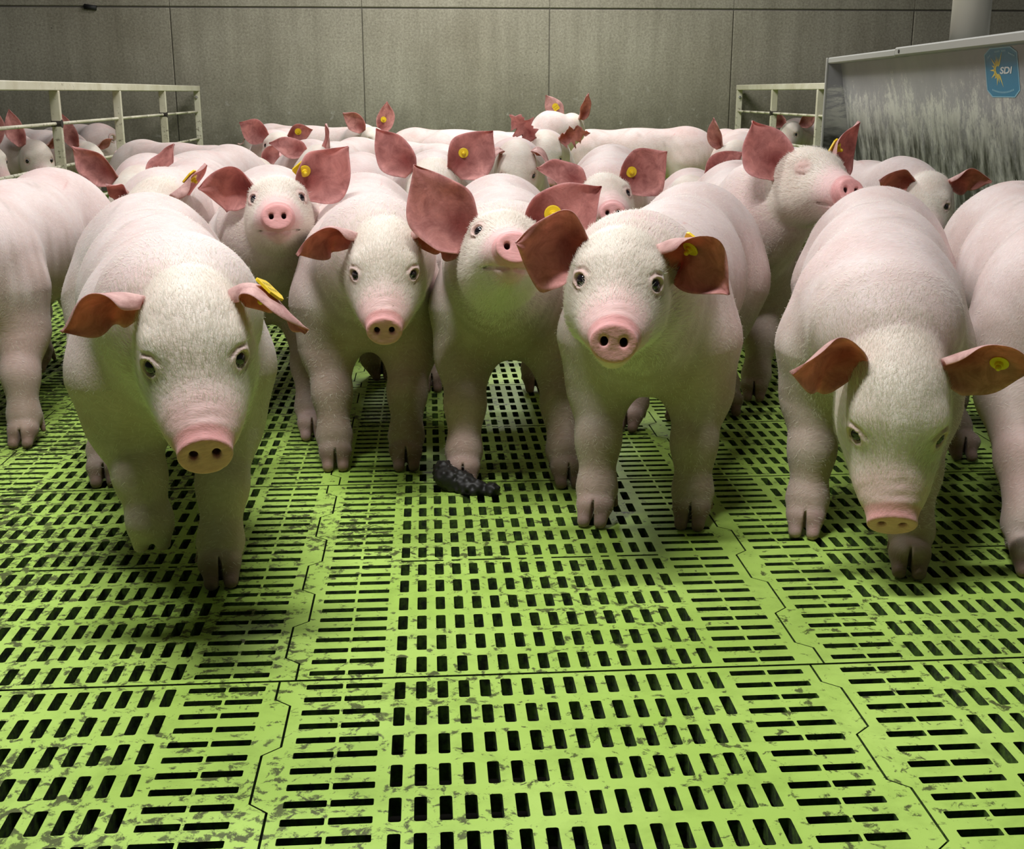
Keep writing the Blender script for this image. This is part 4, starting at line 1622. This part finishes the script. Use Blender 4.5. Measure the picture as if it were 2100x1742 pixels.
P(dict(name='P13', h=.009, seed=155, hip=(.68, 7.15), sh=(.62, 6.55), head=at(1120, 312, 6.22), look=(.0, -.78, -.6),
       ear_r=dict(d0=(-.6, 0, .8), d1=(-.75, -.1, .6), n=(.1, -1, -.1), len=.16, wid=.10, ragged=1, res=(20, 12)),
       ear_l=dict(d0=(.8, 0, .4), d1=(.9, -.2, .0), n=(.0, -.9, -.4), len=.15, wid=.09, ragged=1, res=(20, 12)),
       label='pig with torn ragged ears at the middle of the herd'))
P(dict(name='P18a', h=.008, seed=166, hip=(-.36, 6.22), sh=(-.56, 5.72), head=at(650, 345, 5.42), look=(-.45, -.72, -.5),
       ear_r=dict(d0=(-.8, -.3, .35), d1=(-.85, -.3, .2), n=(.1, -.8, .5), len=.15, wid=.10, res=(16, 12)),
       ear_l=dict(d0=(.0, .1, .9), d1=(-.1, .2, .9), n=(-.9, -.3, 0), len=.12, wid=.09, res=(16, 12)),
       label='pig with a dark cupped ear up, behind the perky pig\'s forehead'))
P(dict(name='P18b', h=.007, seed=177, hip=(-.255, 4.50), sh=(-.275, 5.12), head=np.array((-.28, 5.5, .40)), look=(0, 1, -.4), tail=1,
       ear_l=None, ear_r=None, label='pale rump with a grey smear, just behind the drooping-eared pig\'s back'))
P(dict(name='P17', h=.0075, seed=188, hip=(-.88, 7.75), sh=(-.88, 7.12), head=at(570, 302, 6.72), look=(.02, -1, -.02), hs=.92,
       ear_r=dict(d0=(-.85, 0, .6), d1=(-.9, -.1, .45), n=(.2, -1, -.1), len=.15, wid=.13, res=(20, 14)),
       ear_l=dict(d0=(.75, 0, .5), d1=(.9, -.2, .1), n=(-.1, -1, -.3), len=.13, wid=.10, res=(20, 14)),
       tag_l=dict(u=.45, v=0, r=.018), label='pig facing out from the back left of the herd, ears wide, snout dark pink'))
P(dict(name='P16', h=.009, seed=199, hip=(-1.10, 9.02), sh=(-.56, 8.82), head=at(766, 287, 8.5), look=(.45, -.88, -.15),
       ear_r=dict(d0=(-.5, 0, .8), d1=(-.85, -.1, .5), n=(.2, -1, -.2), len=.17, wid=.12, res=(16, 12)),
       ear_l=dict(d0=(.35, 0, .9), d1=(.15, 0, 1), n=(.1, -1, .0), len=.19, wid=.12, res=(16, 12)),
       tag_l=dict(u=.4, v=0, r=.02), label='far pig near the concrete wall with alert upright ears, looking right'))
P(dict(name='P24', h=.009, seed=210, S=1.05, hip=(-1.52, 6.78), sh=(-1.10, 6.48), head=np.array((-.86, 6.30, .44)), look=(.7, -.6, -.4),
       tail=1, label='pig seen as a low pink back just right of the left fence end', **up_ears(.75)))
P(dict(name='P25a', h=.009, seed=221, S=1.06, hip=(-.36, 6.86), sh=(.06, 6.50), head=np.array((.08, 6.12, .34)), look=(.2, -.9, -.5),
       label='pig turned side on, its pink back behind the wide-eared pig at the centre', **up_ears(.7)))
P(dict(name='far', h=.011, seed=232, S=1.07, hip=(-.06, 8.55), sh=(.48, 8.45), head=np.array((.76, 8.38, .34)), look=(.8, -.4, -.4),
       label='farthest grey back in the middle, against the foot of the wall', ear_l=None, ear_r=None))
P(dict(name='P14', h=.0085, seed=243, hip=(.16, 7.45), sh=(.62, 7.62), head=at(1172, 258, 7.72), look=(.30, .95, .10), hs=.9,
       neck=np.array((.78, 7.68, .60)),
       ear_r=dict(d0=(.35, -.1, .85), d1=(.25, -.1, .9), n=(.7, -.7, 0), len=.15, wid=.10, res=(16, 12)),
       ear_l=dict(d0=(-.45, 0, .8), d1=(-.6, 0, .75), n=(.1, 1, 0), len=.16, wid=.11, res=(16, 12)),
       tag_l=dict(u=.5, v=0, r=.02), label='pig with head thrown up and seen from behind, square yellow tag, near the wall'))
P(dict(name='P26', h=.009, seed=254, hip=(1.70, 8.12), sh=(1.10, 8.22), head=np.array((.83, 8.3, .36)), look=(-.8, -.2, -.4), smears=22,
       label='pig standing side on with scratched mauve back and tail at its right', ear_l=None, ear_r=None))
P(dict(name='P28', h=.007, seed=265, hip=(1.80, 6.98), sh=(1.66, 6.38), head=at(1503, 330, 6.0), look=(-.50, -.72, -.52),
       ear_r=dict(d0=(-.35, 0, .85), d1=(-.25, 0, .95), n=(-.8, -.6, 0), len=.14, wid=.09, res=(16, 12)),
       ear_l=dict(d0=(.5, -.2, .55), d1=(.75, -.5, -.1), n=(.1, -.8, -.6), len=.12, wid=.10, res=(16, 12)),
       tag_l=dict(u=.5, v=0, r=.02), label='pig at the back right looking left, beyond the staring pig\'s rump'))
P(dict(name='P30', h=.009, seed=276, hip=(2.12, 7.66), sh=(2.02, 8.26), head=np.array((1.98, 8.6, .42)), look=(0, 1, -.3),
       label='pig in front of the right fence, its pale rump behind the smiling pig\'s ear', ear_l=None, ear_r=None))
P(dict(name='P31', h=.010, seed=287, hip=(3.55, 10.02), sh=(3.16, 10.15), head=at(1622, 272, 9.85), look=(-.5, -.8, -.35),
       label='small far pig in the next pen, seen through the right fence', group='pigs in the neighbouring pens', **up_ears(.9, 1.0, -.4, bend=(.2, .6))))
P(dict(name='P22', h=.009, seed=298, hip=(-2.40, 9.22), sh=(-2.78, 9.66), head=np.array((-3.0, 9.95, .4)), look=(-.6, .6, -.4),
       label='rounded grey-pink rump in the next pen, behind the left fence posts', group='pigs in the neighbouring pens', ear_l=None, ear_r=None))
P(dict(name='P23a', h=.009, seed=309, hip=(-2.95, 7.95), sh=(-2.60, 7.52), head=at(75, 322, 7.06), look=(.4, -.8, -.4),
       ear_r=dict(d0=(-.3, 0, .9), d1=(-.2, 0, .95), n=(.3, -1, 0), len=.19, wid=.10, res=(16, 12)),
       ear_l=dict(d0=(.5, .1, .4), d1=(.6, 0, .2), n=(0, -.5, -.9), len=.10, wid=.08, res=(12, 10)),
       label='next-pen pig with one narrow dark ear straight up, left of the first fence post', group='pigs in the neighbouring pens'))
P(dict(name='P23b', h=.009, seed=320, hip=(-2.92, 8.62), sh=(-2.50, 8.30), head=at(182, 322, 7.85), look=(.5, -.75, -.4),
       ear_r=dict(d0=(-.35, 0, .9), d1=(-.3, 0, .9), n=(.2, -1, 0), len=.20, wid=.10, res=(16, 12)),
       ear_l=dict(d0=(.5, .1, .4), d1=(.6, 0, .2), n=(0, -.5, -.9), len=.10, wid=.08, res=(12, 10)),
       label='next-pen pig with a tall pink ear just right of the first fence post', group='pigs in the neighbouring pens'))
P(dict(name='P23c', h=.009, seed=331, hip=(-3.15, 6.75), sh=(-2.68, 6.55), head=at(-30, 325, 6.4), look=(.7, -.6, -.4),
       ear_l=dict(d0=(.1, 0, .9), d1=(.2, 0, .95), n=(.0, -1, 0), len=.17, wid=.10, res=(16, 12)), ear_r=None,
       label='next-pen pig at the left picture edge, only an ear tip and neck visible', group='pigs in the neighbouring pens'))
for sp in PIGS:
    Pig(sp).build()
